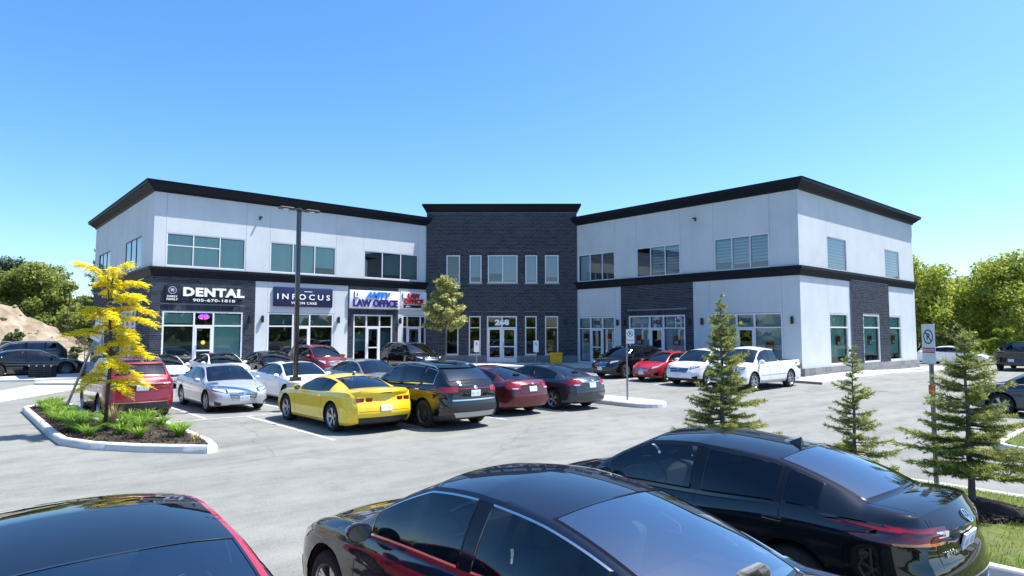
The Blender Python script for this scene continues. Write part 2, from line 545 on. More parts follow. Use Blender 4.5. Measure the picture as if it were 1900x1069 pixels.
panel(FL, 6.06, 10.24, 0.3, ZB0 + .1, [op_i], M_STUCCO, name='stucco_panel')
panel(FL, 10.24, 11.17, 0.3, ZB0 + .1, [op_i], M_STUCCO, name='stucco_panel')
joint_backing(FL, 6.06, 3.7, ZB0); joint_backing(FL, 10.24, 3.7, ZB0)
panel(FL, 11.17, 14.84, ZBASE, ZB0 + .1, [op_a], M_MORTAR, name='brick_backing')
bricks(FL, 11.18, 14.835, ZBASE + .5, ZB0 + .04, [op_a], soldier=[(11.45, 14.54, 3.67, 3.98)], mb=mbk)
panel(FL, 14.84, LW, 0.3, ZB0 + .1, [op_l], M_STUCCO, name='stucco_panel')
storefront(FL, *op_d[:2], 2.12, 3.11, ZBASE + .03, gm=M_PANE, blinds=[(2, .6, 3.5), (0, 3.0, 3.5)])
storefront(FL, *op_i[:2], 7.62, 8.66, ZBASE + .03, gm=M_PANE_DK, blinds=[(0, 2.98, 3.5), (1, 2.98, 3.5), (2, 2.98, 3.5)])
storefront(FL, *op_a[:2], 12.50, 13.46, ZBASE + .03, gm=M_PANE_DK, blinds=[(0, 1.35, 2.5), (2, 1.35, 2.5)])
storefront(FL, *op_l[:2], 15.58, 16.64, ZBASE + .03, gm=M_PANE_DK)

# ---------------- left end
def E_(a, b): return (LE - b, LE - a)
ops_u = [(*E_(2.74, 6.80), 6.1, 7.88), (*E_(11.49, 15.49), 6.1, 7.88)]
cuts = [0, LE - 15.55, LE - 11.45, LE - 6.85, LE - 2.70, LE]
for a, b in zip(cuts[:-1], cuts[1:]):
    panel(FLE, a, b, ZB1 - .05, ZC0 + .3, ops_u, M_STUCCO, name='stucco_panel')
for c in cuts[1:-1]: joint_backing(FLE, c, ZB1, ZC0 + .2)
for o in ops_u:
    w = (o[1] - o[0]) / 3
    window(FLE, *o, mull=(o[0] + w, o[0] + 2 * w), fm=M_DARKFRAME, gm=M_PANE2, blinds=[(0, 6.2, 7.75), (1, 6.2, 7.75), (2, 6.2, 7.75)])
ops_e = [(*E_(3.37, 7.42), ZBASE + .5, 3.75), (*E_(12.54, 16.12), ZBASE + .5, 3.85)]
panel(FLE, 0, LE, ZBASE, ZB0 + .1, ops_e, M_MORTAR, name='brick_backing')
bricks(FLE, 0.01, LE - .012, ZBASE + .5, ZB0 + .04, ops_e, mb=mbk)
for o in ops_e:
    w = (o[1] - o[0]) / 3
    window(FLE, *o, mull=(o[0] + w, o[0] + 2 * w), rails=[(None, 2.86)], gm=M_PANE2, fw=.085, depth=.09)

# ---------------- right wing (s measured from the centre block; mirror of the corner distances)
def Q_(a, b): return (RW - b, RW - a)
ops_u = [(*Q_(1.60, 4.87), 5.98, 7.82), (*Q_(7.17, 10.40), 5.98, 7.82), (*Q_(12.20, 15.42), 5.98, 7.82)]
cuts = [0, RW - 15.50, RW - 12.17, RW - 10.45, RW - 7.13, RW - 4.92, RW - 1.55, RW]
for a, b in zip(cuts[:-1], cuts[1:]):
    panel(FR, a, b, ZB1 - .05, ZC0 + .3, ops_u, M_STUCCO, name='stucco_panel')
for c in cuts[1:-1]: joint_backing(FR, c, ZB1, ZC0 + .2)
for k, o in enumerate(ops_u):
    w = (o[1] - o[0]) / 3
    bl = [[(0, 6.45, 7.7), (1, 6.3, 7.7), (2, 6.35, 7.7)], [(1, 6.2, 7.7), (2, 6.3, 7.7)], [(0, 6.1, 7.7)]][k]
    window(FR, *o, mull=(o[0] + w, o[0] + 2 * w), gm=M_PANE2, blinds=bl, zebra=(k < 2))
o1, o2, o3 = (*Q_(0.97, 5.17), ZBASE + .02, 3.56), (*Q_(6.89, 11.08), ZBASE + .02, 3.56), (*Q_(12.23, 15.46), ZBASE + .02, 3.56)
for a, b in zip([0, RW - 15.50, RW - 12.2], [RW - 15.50, RW - 12.2, RW - 11.71]):
    panel(FR, a, b, 0.3, ZB0 + .1, [o3], M_STUCCO, name='stucco_panel')
panel(FR, RW - 11.71, RW - 6.32, ZBASE, ZB0 + .1, [o2], M_MORTAR, name='brick_backing')
bricks(FR, RW - 11.70, RW - 6.33, ZBASE + .5, ZB0 + .04, [o2], soldier=[(o2[0] - .12, o2[1] + .12, 3.57, 3.86)], mb=mbk)
for a, b in zip([RW - 6.32, RW - 5.22, RW - 0.96], [RW - 5.22, RW - 0.96, RW]):
    panel(FR, a, b, 0.3, ZB0 + .1, [o1], M_STUCCO, name='stucco_panel')
for c in (RW - 5.22, RW - .96, RW - 15.5, RW - 12.2): joint_backing(FR, c, 3.6, ZB0)
FRBL = [(0, .6, 2.7), (2, .6, 2.7), (0, 2.85, 3.45), (1, 2.85, 3.45), (2, 2.85, 3.45)]
storefront(FR, *o3[:2], RW - 14.35, RW - 13.30, ZBASE + .03, 3.54, 2.76, gm=M_PANE2, blinds=FRBL)
storefront(FR, *o2[:2], RW - 9.46, RW - 8.45, ZBASE + .03, 3.54, 2.76, gm=M_PANE2, blinds=FRBL)
storefront(FR, *o1[:2], RW - 3.60, RW - 2.55, ZBASE + .03, 3.54, 2.76, gm=M_PANE2, blinds=FRBL)

# ---------------- right end
ops_u = [(3.43, 5.98, 5.98, 7.80), (11.93, 14.45, 5.98, 7.80)]
cuts = [0, 3.38, 6.10, 11.85, 14.6, RE]
for a, b in zip(cuts[:-1], cuts[1:]):
    panel(FRE, a, b, ZB1 - .05, ZC0 + .3, ops_u, M_STUCCO, name='stucco_panel')
for c in cuts[1:-1]: joint_backing(FRE, c, ZB1, ZC0 + .2)
for o in ops_u: window(FRE, *o, gm=M_PANE2, fw=.04, blinds=[(0, 6.1, 7.7)], zebra=True)
w1, w2, w3 = (3.42, 5.92, .72, 3.56), (7.83, 10.39, .72, 3.56), (12.05, 14.38, .72, 3.56)
panel(FRE, 0, 3.38, 0.3, ZB0 + .1, [w1], M_STUCCO, name='stucco_panel'); panel(FRE, 3.38, 6.29, 0.3, ZB0 + .1, [w1], M_STUCCO, name='stucco_panel')
panel(FRE, 6.29, 12.08, 0.3, ZB0 + .1, [w2, (w3[0], 12.08, w3[2], w3[3])], M_MORTAR, front=0.09, edge=0.12, name='brick_backing')
bricks(FRE, 6.30, 12.07, ZBASE + .3, ZB0 + .04, [w2], mb=mbk, front=0.09)
w3 = (12.14, 14.38, .72, 3.56)
panel(FRE, 12.08, 14.6, 0.3, ZB0 + .1, [w3], M_STUCCO, name='stucco_panel'); panel(FRE, 14.6, RE, 0.3, ZB0 + .1, [], M_STUCCO, name='stucco_panel')
joint_backing(FRE, 3.38, 3.6, ZB0); joint_backing(FRE, 14.6, .8, ZB0)
for o, fr_ in ((w1, 0), (w2, .09), (w3, 0)):
    window(FRE, *o, rails=[(None, 2.78)], gm=M_PANE, fw=.085, depth=.09, front=fr_, blinds=[(0, 1.15, 3.45)])

# ---------------- centre block
UW = [(1.35, 2.29), (2.96, 3.79), (4.23, 6.29), (6.84, 7.66), (8.20, 9.14)]
LWn = [(1.33, 2.21), (2.93, 3.74), (4.18, 6.25), (6.81, 7.61), (8.19, 9.09)]
ZBT = 10.86
ops_c = [(a, b, 5.93, 7.85) for a, b in UW] + [(a, b, (.45 if i == 2 else .95), 3.62) for i, (a, b) in enumerate(LWn)]
panel(FC, -0.05, CWD + .05, ZBASE - .1, ZBT, ops_c, M_MORTAR, name='brick_backing', edge=.5)
sold = [(a - .04, b + .04, 7.86, 8.14) for a, b in UW] + [(a - .04, b + .04, 3.63, 3.92) for a, b in LWn]
bricks(FC, -0.045, CWD + .045, ZBASE + .5, ZBT - .02, ops_c, soldier=sold, mb=mbk)
for i, (a, b) in enumerate(UW):
    window(FC, a, b, 5.93, 7.85, mull=((a + b) / 2,) if i == 2 else (), gm=M_PANE2, fw=.075, sill=True, blinds=[] if i == 0 else [(0, 6.1 + .25 * (i % 3), 7.75)] + ([(1, 6.1, 7.75)] if i == 2 else []))
for i, (a, b) in enumerate(LWn):
    if i == 2: continue
    window(FC, a, b, .95, 3.62, rails=[(None, 2.82)], gm=M_PANE_DK, fw=.075, sill=True)
# double entrance door with transom
a, b = LWn[2]; mid = (a + b) / 2
ent = window(FC, a, b, .45, 3.62, mull=(mid,), rails=[(None, 2.82)], gm=M_PANE_DK, fw=.085, depth=.09, door=0, name='entrance')
# (second leaf)
def door_leaf(F, a, b, c, d, nb, nf, hs):
    dm = MB(); st = 0.10; nd0, nd1 = nb + .003, nf + .008
    fbox(dm, F, a + .006, a + st, c, d - .006, nd0, nd1); fbox(dm, F, b - st, b - .006, c, d - .006, nd0, nd1)
    fbox(dm, F, a + st, b - st, d - st, d - .006, nd0, nd1 - .001); fbox(dm, F, a + st, b - st, c, c + .2, nd0, nd1 - .001)
    zm = c + .98; fbox(dm, F, a + st, b - st, zm - .035, zm + .035, nd0, nd1 - .001)
    dr = dm.build('door', M_FRAME, bld, ROOT)
    h = MB(); h.tube([F.P(hs, c + .75, nd1 + .05), F.P(hs, c + 1.25, nd1 + .05)], .016, 8); h.tube([F.P(hs, c + .8, nd1), F.P(hs, c + .8, nd1 + .05)], .012, 6)
    h.tube([F.P(hs, c + 1.2, nd1), F.P(hs, c + 1.2, nd1 + .05)], .012, 6)
    h.build('handle', mat('brushed_steel', (0.55, 0.55, 0.56), .3, 1.0), dr, ROOT)
door_leaf(FC, mid + .05, b - .09, .54, 2.77, -.10, -.012, mid + .1)

# individually built bricks: the ones that show largest stand left of and above the dental storefront
random.shuffle(single_bricks)
single_bricks.sort(key=lambda q: q[1])
bm_ = MB(); bm_.box(0, BRICK_L - JT, -0.022, 0, 0, BRICK_H - JT)
brick_me = bm_.mesh('brick', M_BRICK)
for k, (F, s, z, n0, jit) in enumerate(single_bricks):
    if k < 300:
        p = F.P(s, z, n0 + .0) - Vector(ROOT)
        link_mesh('brick', brick_me, bld, (p.x, p.y - .0 - jit, p.z))
    else:
        fbox(mbk, F, s, s + BRICK_L - JT, z, z + BRICK_H - JT, n0, n0 + .021 + jit)
tag(mbk.build('brickwork', M_BRICK, bld, ROOT), kind='stuff')

# stone plinth course
def plinth(F, s0, s1, ops, z0=0.2, z1=0.9, front=0.05):
    s = s0
    while s < s1 - .05:
        e = min(s + random.uniform(.5, .8), s1)
        if s1 - e < .25: e = s1
        for (za, zb) in ((z0, (z0 + z1) / 2), ((z0 + z1) / 2, z1)):
            segs = [(s, e)]
            for o in ops:
                segs = [t for (p, q) in segs for t in ([(p, q)] if o[1] <= p or o[0] >= q else [x for x in ((p, o[0]), (o[1], q)) if x[1] - x[0] > .08])]
            for (p, q) in segs:
                mb = MB(); fbox(mb, F, p + .005, q - .005, za + .004, zb - .004, -.05, front + random.uniform(-.006, .01))
                mb.build('plinth_stone', M_STONE, bld, ROOT)
        s = e
plinth(FC, 0, CWD, [(LWn[2][0], LWn[2][1])])
plinth(FL, 0, 5.35, [op_d[:2]]); plinth(FL, 5.35, LW - .12, [op_i[:2], op_a[:2], op_l[:2]])
plinth(FR, .12, RW, [o1[:2], o2[:2], o3[:2]])
plinth(FRE, 0.0, RE, [], 0.1, .66, .13)
plinth(FLE, 0, LE, [])

# ---------------- cornices and band: profile swept round the wings with mitred corners
def sweep(path, prof, name, m, closed_ends=True):
    n = len(path); vs = []; fs = []; k = len(prof)
    P = [Vector((p[0], p[1])) for p in path]
    for i, p in enumerate(P):
        d0 = (p - P[i - 1]).normalized() if i > 0 else (P[1] - P[0]).normalized()
        d1 = (P[i + 1] - p).normalized() if i < n - 1 else d0
        if i == n - 1: d0 = d1 = (P[-1] - P[-2]).normalized()
        n0 = Vector((d0.y, -d0.x)); n1 = Vector((d1.y, -d1.x))
        b = (n0 + n1); b = b / b.dot(n0) if b.length > 1e-6 else n0
        for (o, z) in prof:
            q = p + b * o; vs.append((q.x, q.y, z))
    for i in range(n - 1):
        for j in range(k):
            j2 = (j + 1) % k
            fs.append((i * k + j, (i + 1) * k + j, (i + 1) * k + j2, i * k + j2))
    fs.append(tuple(range(k))); fs.append(tuple((n - 1) * k + j for j in range(k))[::-1])
    mb = MB(); mb.add(vs, fs)
    return mb.build(name, m, bld, ROOT)

corn = [(-.3, ZC0), (.06, ZC0), (.08, ZC0 + .09), (.13, ZC0 + .11), (.38, ZC0 + .34), (.46, ZC0 + .36), (.46, ZC1 - .01), (.50, ZC1 - .005), (.50, ZC1 + .02), (-.3, ZC1 + .03)]
band = [(-.1, ZB0), (.05, ZB0), (.07, ZB0 + .1), (.16, ZB0 + .34), (.20, ZB0 + .36), (.20, ZB1 - .03), (.0, ZB1), (-.1, ZB1)]
pl = [(LC[0], LC[1] + LE), LC, (BLc[0] + .02, BLc[1])]
pr = [(BRc[0], BRc[1] + .02), RC, (RC[0] + RE, RC[1]), (RC[0] + RE, RC[1] + 12)]
pll = [(LC[0] + 12, LC[1] + LE)] + pl
sweep(pll, corn, 'cornice', M_TRIM); sweep(pr, corn, 'cornice', M_TRIM)
sweep(pl, band, 'storey_band', M_TRIM); sweep(pr[:3], band, 'storey_band', M_TRIM)
c0 = FC.P(-.05, 0, 0); c1 = FC.P(CWD + .05, 0, 0)
ccorn = [(-.5, ZBT), (.05, ZBT), (.06, ZBT + .1), (.10, ZBT + .12), (.26, ZBT + .4), (.30, ZBT + .42), (.30, ZBT + .56), (-.5, ZBT + .58)]
back0 = c0 - FC.n * 5; back1 = c1 - FC.n * 5
sweep([(back0.x, back0.y), (c0.x, c0.y), (c1.x, c1.y), (back1.x, back1.y)], ccorn, 'cornice', M_TRIM)
# block sides and back, roofs, far walls
mb = MB()
for (p, q) in ((back0, c0), (c1, back1)):
    nn = Vector(((q - p).y, -(q - p).x, 0)).normalized() * .0
    mb.quad((p.x, p.y, 9.0), (q.x, q.y, 9.0), (q.x, q.y, ZBT), (p.x, p.y, ZBT))
mb.build('block_side', M_BRICK, bld, ROOT)
mb = MB()
mb.add([(LC[0], LC[1], 9.95), (BLc[0], BLc[1], 9.95), (BRc[0], BRc[1], 9.95), (RC[0], RC[1], 9.95), (RC[0] + RE, RC[1], 9.95), (RC[0] + RE, LC[1] + LE, 9.95), (LC[0], LC[1] + LE, 9.95)], [tuple(range(7))])
mb.build('roof', M_ROOF, bld, ROOT)
mb = MB()
x1, y1 = RC[0] + RE, LC[1] + LE
mb.quad((x1, RC[1], 0), (x1, y1, 0), (x1, y1, ZC0 + .2), (x1, RC[1], ZC0 + .2)); mb.quad((x1, y1, 0), (LC[0], y1, 0), (LC[0], y1, ZC0 + .2), (x1, y1, ZC0 + .2))
mb.build('rear_wall', M_STUCCO, bld, ROOT)
# dark core keeps daylight from leaking through the joints
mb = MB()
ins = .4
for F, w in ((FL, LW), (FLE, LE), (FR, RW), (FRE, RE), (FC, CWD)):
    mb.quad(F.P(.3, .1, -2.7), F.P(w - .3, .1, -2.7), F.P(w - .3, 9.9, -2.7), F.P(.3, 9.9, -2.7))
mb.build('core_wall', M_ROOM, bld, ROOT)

# ---------------- wall sconces, cameras
def sconce(F, s, z, front=0.0):
    mb = MB(); M = F.M(s, z, front)
    mb.bbox(-.055, .055, -.17, .17, 0.0, .10, .02, M)
    mb.lathe([(0, -.2), (.06, -.2), (.075, -.14), (.075, .14), (.06, .2), (0, .2)], 12, M @ Matrix.Translation((0, 0, .11)) @ Matrix.Rotation(R_(-90), 4, 'X'))
    mb.build('wall_sconce', mat('black_metal', (0.012, 0.012, 0.014), .4), bld, ROOT, angle=35)
for s in (5.05, 5.76, 10.50, 14.96): sconce(FL, s, 3.27, .012)
sconce(FL, 11.30, 3.27, .02)
for s in (RW - 11.93, RW - 6.62, RW - .42, RW - 5.7, RW - 11.4): sconce(FR, s, 3.13, .02)
for s in (.95, 9.58): sconce(FC, s, 3.2, .02)
def camera_box(F, s, z):
    mb = MB(); M = F.M(s, z, 0)
    mb.bbox(-.04, .04, -.06, .06, 0, .05, .01, M); mb.bbox(-.045, .045, .02, .11, .03, .30, .015, M @ Matrix.Rotation(R_(15), 4, 'X')); mb.bbox(-.05, .05, -.14, -.05, .01, .08, .01, M)
    mb.build('security_camera', mat('camera_grey', (.05, .05, .06), .4), bld, ROOT)
camera_box(FL, 5.5, 9.15); camera_box(FR, RW - 6.05, 9.15)

# ---------------- signs
def sign(label, F, s0, s1, z0, z1, m, front=0.0, thick=.12, name='shop_sign'):
    base = F.P((s0 + s1) / 2, z0, front)
    t = thing(name, label, 'sign', base)
    mb = MB(); mb.bbox(-(s1 - s0) / 2, (s1 - s0) / 2, 0, z1 - z0, 0, thick, .012, F.M((s0 + s1) / 2, z0, front + .001))
    mb.build('board', m, t, tuple(base), angle=30)
    t['_'] = 0; del t['_']
    return t, base
def put_text(t, base, F, s, z, front, txt, m, width, height, depth=.04, bold=.0, spacing=1.0, shear=0, name='lettering', size=1.0):
    me = text_mesh(txt, size, depth, bold * size, width, height, spacing, shear=shear)
    me.materials.clear(); me.materials.append(m)
    M = F.M(s, z, front + depth / 2)
    me.transform(Matrix.Translation(-Vector(base)) @ M)
    if height < .24: return link_mesh(name, me, t)
    # raised letters: one object each
    n = len(me.vertices); par = list(range(n))
    def find(a):
        while par[a] != a: par[a] = par[par[a]]; a = par[a]
        return a
    for e in me.edges:
        a, b = find(e.vertices[0]), find(e.vertices[1])
        if a != b: par[a] = b
    parts = {}
    for p in me.polygons: parts.setdefault(find(p.vertices[0]), []).append(tuple(p.vertices))
    for fs in parts.values():
        ids = sorted(set(i for f in fs for i in f)); mp = {i: k for k, i in enumerate(ids)}
        mb = MB(); mb.add([me.vertices[i].co for i in ids], [[mp[i] for i in f] for f in fs]); mb.build('letter' if name == 'lettering' else 'numeral', m, t)
    bpy.data.meshes.remove(me)
W_LET = mat('sign_white', (0.85, 0.85, 0.87), .4)
BLK = mat('sign_black', (0.008, 0.007, 0.012), .3)
NAVY = mat('sign_navy', (0.012, 0.014, 0.06), .35)
WHT_B = mat('sign_panel_white', (0.78, 0.79, 0.82), .4)
t, b0 = sign('black square sign with a round tooth emblem left of the dental lettering', FL, .62, 1.30, 4.13, 4.98, BLK, .012)
put_text(t, b0, FL, .96, 4.40, .135, 'DERRY', W_LET, .50, .105, .02, .02, 1.15)
put_text(t, b0, FL, .96, 4.25, .135, 'FAMILY', W_LET, .54, .105, .02, .02, 1.1)
mb = MB(); Mx = FL.M(.96, 4.73, .135)
mb.lathe([(.17, 0), (.17, .02), (.20, .02), (.20, 0)], 28, Mx, close=True)
mb.prism([(-.09, .07), (-.05, .10), (0, .08), (.05, .10), (.09, .07), (.085, -.02), (.05, -.11), (.03, -.04), (-.03, -.04), (-.05, -.11), (-.085, -.02)], 0, .02, Mx)
mb.build('tooth_emblem', mat('emblem_grey', (.4, .41, .48), .5), t, tuple(b0))
t, b0 = sign('white block lettering reading DENTAL with a phone number strip on dark brick', FL, 1.86, 4.30, 4.12, 4.36, BLK, .012)
put_text(t, b0, FL, 3.08, 4.24, .134, '905-670-1818', W_LET, 2.2, .155, .02, .01, 1.05)
put_text(t, b0, FL, 3.09, 4.68, .03, 'DENTAL', W_LET, 3.2, .48, .12, .045, 1.12)
t, b0 = sign('navy blue INFOCUS vision care sign board behind the lamp post', FL, 6.38, 10.06, 4.03, 5.17, NAVY, 0)
put_text(t, b0, FL, 8.22, 4.62, .122, 'I N F O C U S', W_LET, 3.3, .33, .03, .012)
put_text(t, b0, FL, 8.22, 4.25, .122, 'VISION CARE', W_LET, 1.6, .15, .02, .015, 1.2)
mb = MB(); fbox(mb, FL, 8.22, 8.72, 4.93, 4.965, .122, .135); mb.build('accent_bar', W_LET, t, tuple(b0))
t, b0 = sign('white AMITY LAW OFFICE sign with blue and purple letters', FL, 11.22, 14.86, 4.03, 5.20, WHT_B, .012, .16)
put_text(t, b0, FL, 13.25, 4.92, .175, 'AMITY', mat('sign_blue', (.03, .22, .72), .4), 1.85, .42, .07, .05, 1.0, .25)
put_text(t, b0, FL, 13.05, 4.38, .175, 'LAW OFFICE', mat('sign_purple', (.03, .012, .16), .4), 3.25, .50, .07, .04)
mb = MB(); Mx = FL.M(11.70, 4.92, .175); mb.bbox(-.16, .16, -.2, .2, 0, .03, .01, Mx); mb.build('logo_panel', W_LET, t, tuple(b0))
mb = MB(); mb.box(-.19, -.165, -.22, .2, 0, .05, Mx); mb.box(-.165, .05, -.24, -.205, 0, .05, Mx); mb.prism([(-.06, -.1), (0, .12), (.06, -.1), (.03, -.1), (0, .03), (-.03, -.1)], .031, .045, Mx)
mb.build('logo_mark', mat('sign_purple', (.03, .012, .16), .4), t, tuple(b0))
t, b0 = sign('white sign with red LAW OFFICE letters beside the brick entrance block', FL, 14.98, 17.05, 4.06, 5.24, WHT_B, 0, .10)
REDL = mat('sign_red', (.42, .008, .018), .4)
put_text(t, b0, FL, 16.0, 4.96, .115, 'LAW', REDL, .95, .36, .06, .07)
put_text(t, b0, FL, 15.98, 4.57, .115, 'OFFICE', REDL, 1.55, .36, .06, .05)
mb = MB(); fbox(mb, FL, 15.2, 16.6, 4.15, 4.34, .112, .13); mb.build('name_strip', BLK, t, tuple(b0))
put_text(t, b0, FL, 15.55, 4.245, .131, 'ATUL', W_LET, .42, .12, .01, .02)
mb = MB(); Mx = FL.M(15.27, 4.97, .112); mb.bbox(-.14, .14, -.18, .18, 0, .03, .01, Mx); mb.build('logo_panel', W_LET, t, tuple(b0))
mb = MB(); mb.box(-.17, -.145, -.2, .18, 0, .05, Mx); mb.box(-.145, .14, -.21, -.185, 0, .05, Mx); mb.build('logo_mark', BLK, t, tuple(b0))
base = FC.P(mid, 3.0, -.03); t = thing('house_number', 'white number 268 on the glass above the entrance doors', 'sign', base)
put_text(t, base, FC, mid, 3.2, -.055, '268', W_LET, .98, .40, .03, .05, name='numerals')
for (s, n, lab) in ((RW - 13.82, '103', 'dark number 103 on the transom glass beside the brick block'), (RW - 8.95, '102', 'dark number 102 on the transom glass in the brick bay'), (RW - 3.07, '101', 'dark number 101 on the transom glass near the white pickup')):
    base = FR.P(s, 3.0, -.02); t = thing('unit_number', lab, 'sign', base)
    put_text(t, base, FR, s, 3.14, -.05, n, mat('number_dark', (.02, .025, .035), .5), .48, .26, .012, .02, name='numerals')
# neon OPEN sign in the dental transom, and small notices
base = FL.P(2.61, 3.2, -.2); t = thing('neon_sign', 'small pink and blue oval neon sign in the dental transom window', 'sign', base)
mb = MB(); ring = [FL.P(2.61 + .27 * math.cos(a), 3.34 + .12 * math.sin(a), -.03) for a in np.linspace(0, 2 * math.pi, 29)]
mb.tube(ring, .016, 6, cap=False); mb.build('oval_tube', mat('neon_blue', (.1, .05, .6), .4, emit=((.15, .05, .9), 3)), t, tuple(base))
put_text(t, base, FL, 2.61, 3.34, -.04, 'OPEN', mat('neon_pink', (.7, .03, .3), .4, emit=((.9, .03, .35), 3)), .38, .13, .02, .01, name='word_tube')
RP = mat('poster_red', (.55, .02, .03), .5); WP = mat('poster_white', (.8, .8, .8), .5)
posters = [(FR, RW - 14.87, 1.85, 'red notice in the window left of the door marked 103'), (FR, RW - 12.80, 1.85, 'red notice in the window right of the door marked 103'), (FR, RW - 10.35, 1.75, 'red notice in the brick bay window behind the parking sign'), (FR, RW - 7.60, 1.75, 'red notice in the right window of the brick bay'),
           (FR, RW - 1.75, 1.5, 'red notice in the window above the white pickup bed'), (FRE, 4.75, 1.75, 'red notice in the first side-wall window from the corner'), (FRE, 9.1, 1.75, 'red notice in the window of the brick pier on the side wall'), (FRE, 13.2, 1.75, 'red notice in the far side-wall window')]
for F, s, z, lab in posters:
    fr_ = .09 if (F is FRE and 7 < s < 11) else 0
    base = F.P(s, z, 0); t = thing('window_notice', lab, 'notice', base, group='red notices in the shop windows')
    mb = MB(); fbox(mb, F, s - .22, s + .22, z, z + .56, fr_ - .100, fr_ - .092); mb.build('sheet', RP, t, tuple(base))
    mb = MB(); fbox(mb, F, s - .13, s + .15, z + .05, z + .22, fr_ - .0915, fr_ - .089); mb.build('white_panel', WP, t, tuple(base))
base = FL.P(2.61, 1.9, 0); t = thing('door_sticker', 'round yellow sticker on the dental door glass', 'sticker', base)
mb = MB(); mb.lathe([(0, 0), (.11, 0), (.11, .006), (0, .006)], 20, FL.M(2.61, 1.95, -.045)); mb.build('disc', mat('sticker_yellow', (.8, .62, .05), .5), t, tuple(base))
# ================================================================== ground, pavements, markings
def asphalt_mat():
    m = mat('worn_asphalt', (0.2, 0.2, 0.2), 0.9, spec=0.25)
    nt = m.node_tree; L = nt.links; b = nt.nodes['Principled BSDF']
    tc = N(m, 'TexCoord'); src = tc.outputs['Object']
    big = N(m, 'TexNoise', Scale=0.16, Detail=5, Roughness=0.6); L.new(src, big.inputs['Vector'])
    mp = N(m, 'Mapping'); mp.inputs['Scale'].default_value = (0.35, 1.6, 1); mp.inputs['Rotation'].default_value = (0, 0, R_(6)); L.new(src, mp.inputs['Vector'])
    strk = N(m, 'TexNoise', Scale=0.8, Detail=6, Roughness=0.65); L.new(mp.outputs[0], strk.inputs['Vector'])
    fine = N(m, 'TexNoise', Scale=34, Detail=5, Roughness=0.85); L.new(src, fine.inputs['Vector'])
    r1 = ramp(m, big.outputs['Fac'], [(0.3, (0.200, 0.203, 0.188)), (0.72, (0.252, 0.254, 0.232))])
    r2 = ramp(m, strk.outputs['Fac'], [(0.25, (0.70, 0.70, 0.70)), (0.55, (1, 1, 1)), (0.8, (1.0, 1.0, 1.0))])
    r3 = ramp(m, fine.outputs['Fac'], [(0.34, (0.70, 0.70, 0.70)), (0.5, (1, 1, 1)), (0.66, (1.22, 1.22, 1.22))])
    m1 = N(m, 'MixRGB', blend_type='MULTIPLY', Fac=1.0); m2 = N(m, 'MixRGB', blend_type='MULTIPLY', Fac=1.0)
    L.new(r1.outputs[0], m1.inputs['Color1']); L.new(r2.outputs[0], m1.inputs['Color2']); L.new(m1.outputs[0], m2.inputs['Color1']); L.new(r3.outputs[0], m2.inputs['Color2'])
    md = N(m, 'TexNoise', Scale=1.7, Detail=7, Roughness=0.72); L.new(src, md.inputs['Vector'])
    r6 = ramp(m, md.outputs['Fac'], [(0.32, (0.82, 0.82, 0.82)), (0.5, (1, 1, 1)), (0.7, (1.07, 1.07, 1.06))])
    m0 = N(m, 'MixRGB', blend_type='MULTIPLY', Fac=1.0); L.new(m2.outputs[0], m0.inputs['Color1']); L.new(r6.outputs[0], m0.inputs['Color2']); m2 = m0
    # oil spots
    vo = N(m, 'TexVoronoi', Scale=0.33); L.new(src, vo.inputs['Vector'])
    nz = N(m, 'TexNoise', Scale=3.0, Detail=3); L.new(src, nz.inputs['Vector'])
    ad = N(m, 'Math', operation='MULTIPLY_ADD'); ad.inputs[1].default_value = 0.25; L.new(nz.outputs['Fac'], ad.inputs[0]); L.new(vo.outputs['Distance'], ad.inputs[2])
    r4 = ramp(m, ad.outputs[0], [(0.15, (0.42, 0.42, 0.43)), (0.25, (1, 1, 1))])
    m3 = N(m, 'MixRGB', blend_type='MULTIPLY', Fac=1.0); L.new(m2.outputs[0], m3.inputs['Color1']); L.new(r4.outputs[0], m3.inputs['Color2'])
    # hairline cracks, warped voronoi borders
    wz = N(m, 'TexNoise', Scale=0.7, Detail=6); L.new(src, wz.inputs['Vector'])
    wm = N(m, 'MixRGB', blend_type='ADD', Fac=0.9); L.new(src, wm.inputs['Color1']); L.new(wz.outputs['Color'], wm.inputs['Color2'])
    vc = N(m, 'TexVoronoi', Scale=0.13, feature='DISTANCE_TO_EDGE'); L.new(wm.outputs[0], vc.inputs['Vector'])
    r5 = ramp(m, vc.outputs['Distance'], [(0.0, (0.72, 0.72, 0.72)), (0.0012, (1, 1, 1))])
    m4 = N(m, 'MixRGB', blend_type='MULTIPLY', Fac=0.8); L.new(m3.outputs[0], m4.inputs['Color1']); L.new(r5.outputs[0], m4.inputs['Color2'])
    L.new(m4.outputs[0], b.inputs['Base Color'])
    bp = N(m, 'Bump', Strength=0.35, Distance=0.01); L.new(fine.outputs['Fac'], bp.inputs['Height']); L.new(bp.outputs[0], b.inputs['Normal'])
    return m
M_ASPH = asphalt_mat()
M_SOIL = noisy('dry_field', (0.06, 0.085, 0.03), (0.10, 0.115, 0.045), scale=0.35, rough=0.95, c2=(0.08, 0.12, 0.03), scale2=0.05)
M_PAINT = noisy('worn_white_paint', (0.62, 0.62, 0.60), (0.30, 0.30, 0.295), scale=5, rough=0.8)

mb = MB(); mb.quad((-1500, -1500, -.06), (1500, -1500, -.06), (1500, 1500, -.06), (-1500, 1500, -.06))
tag(mb.build('ground', M_SOIL), kind='structure')

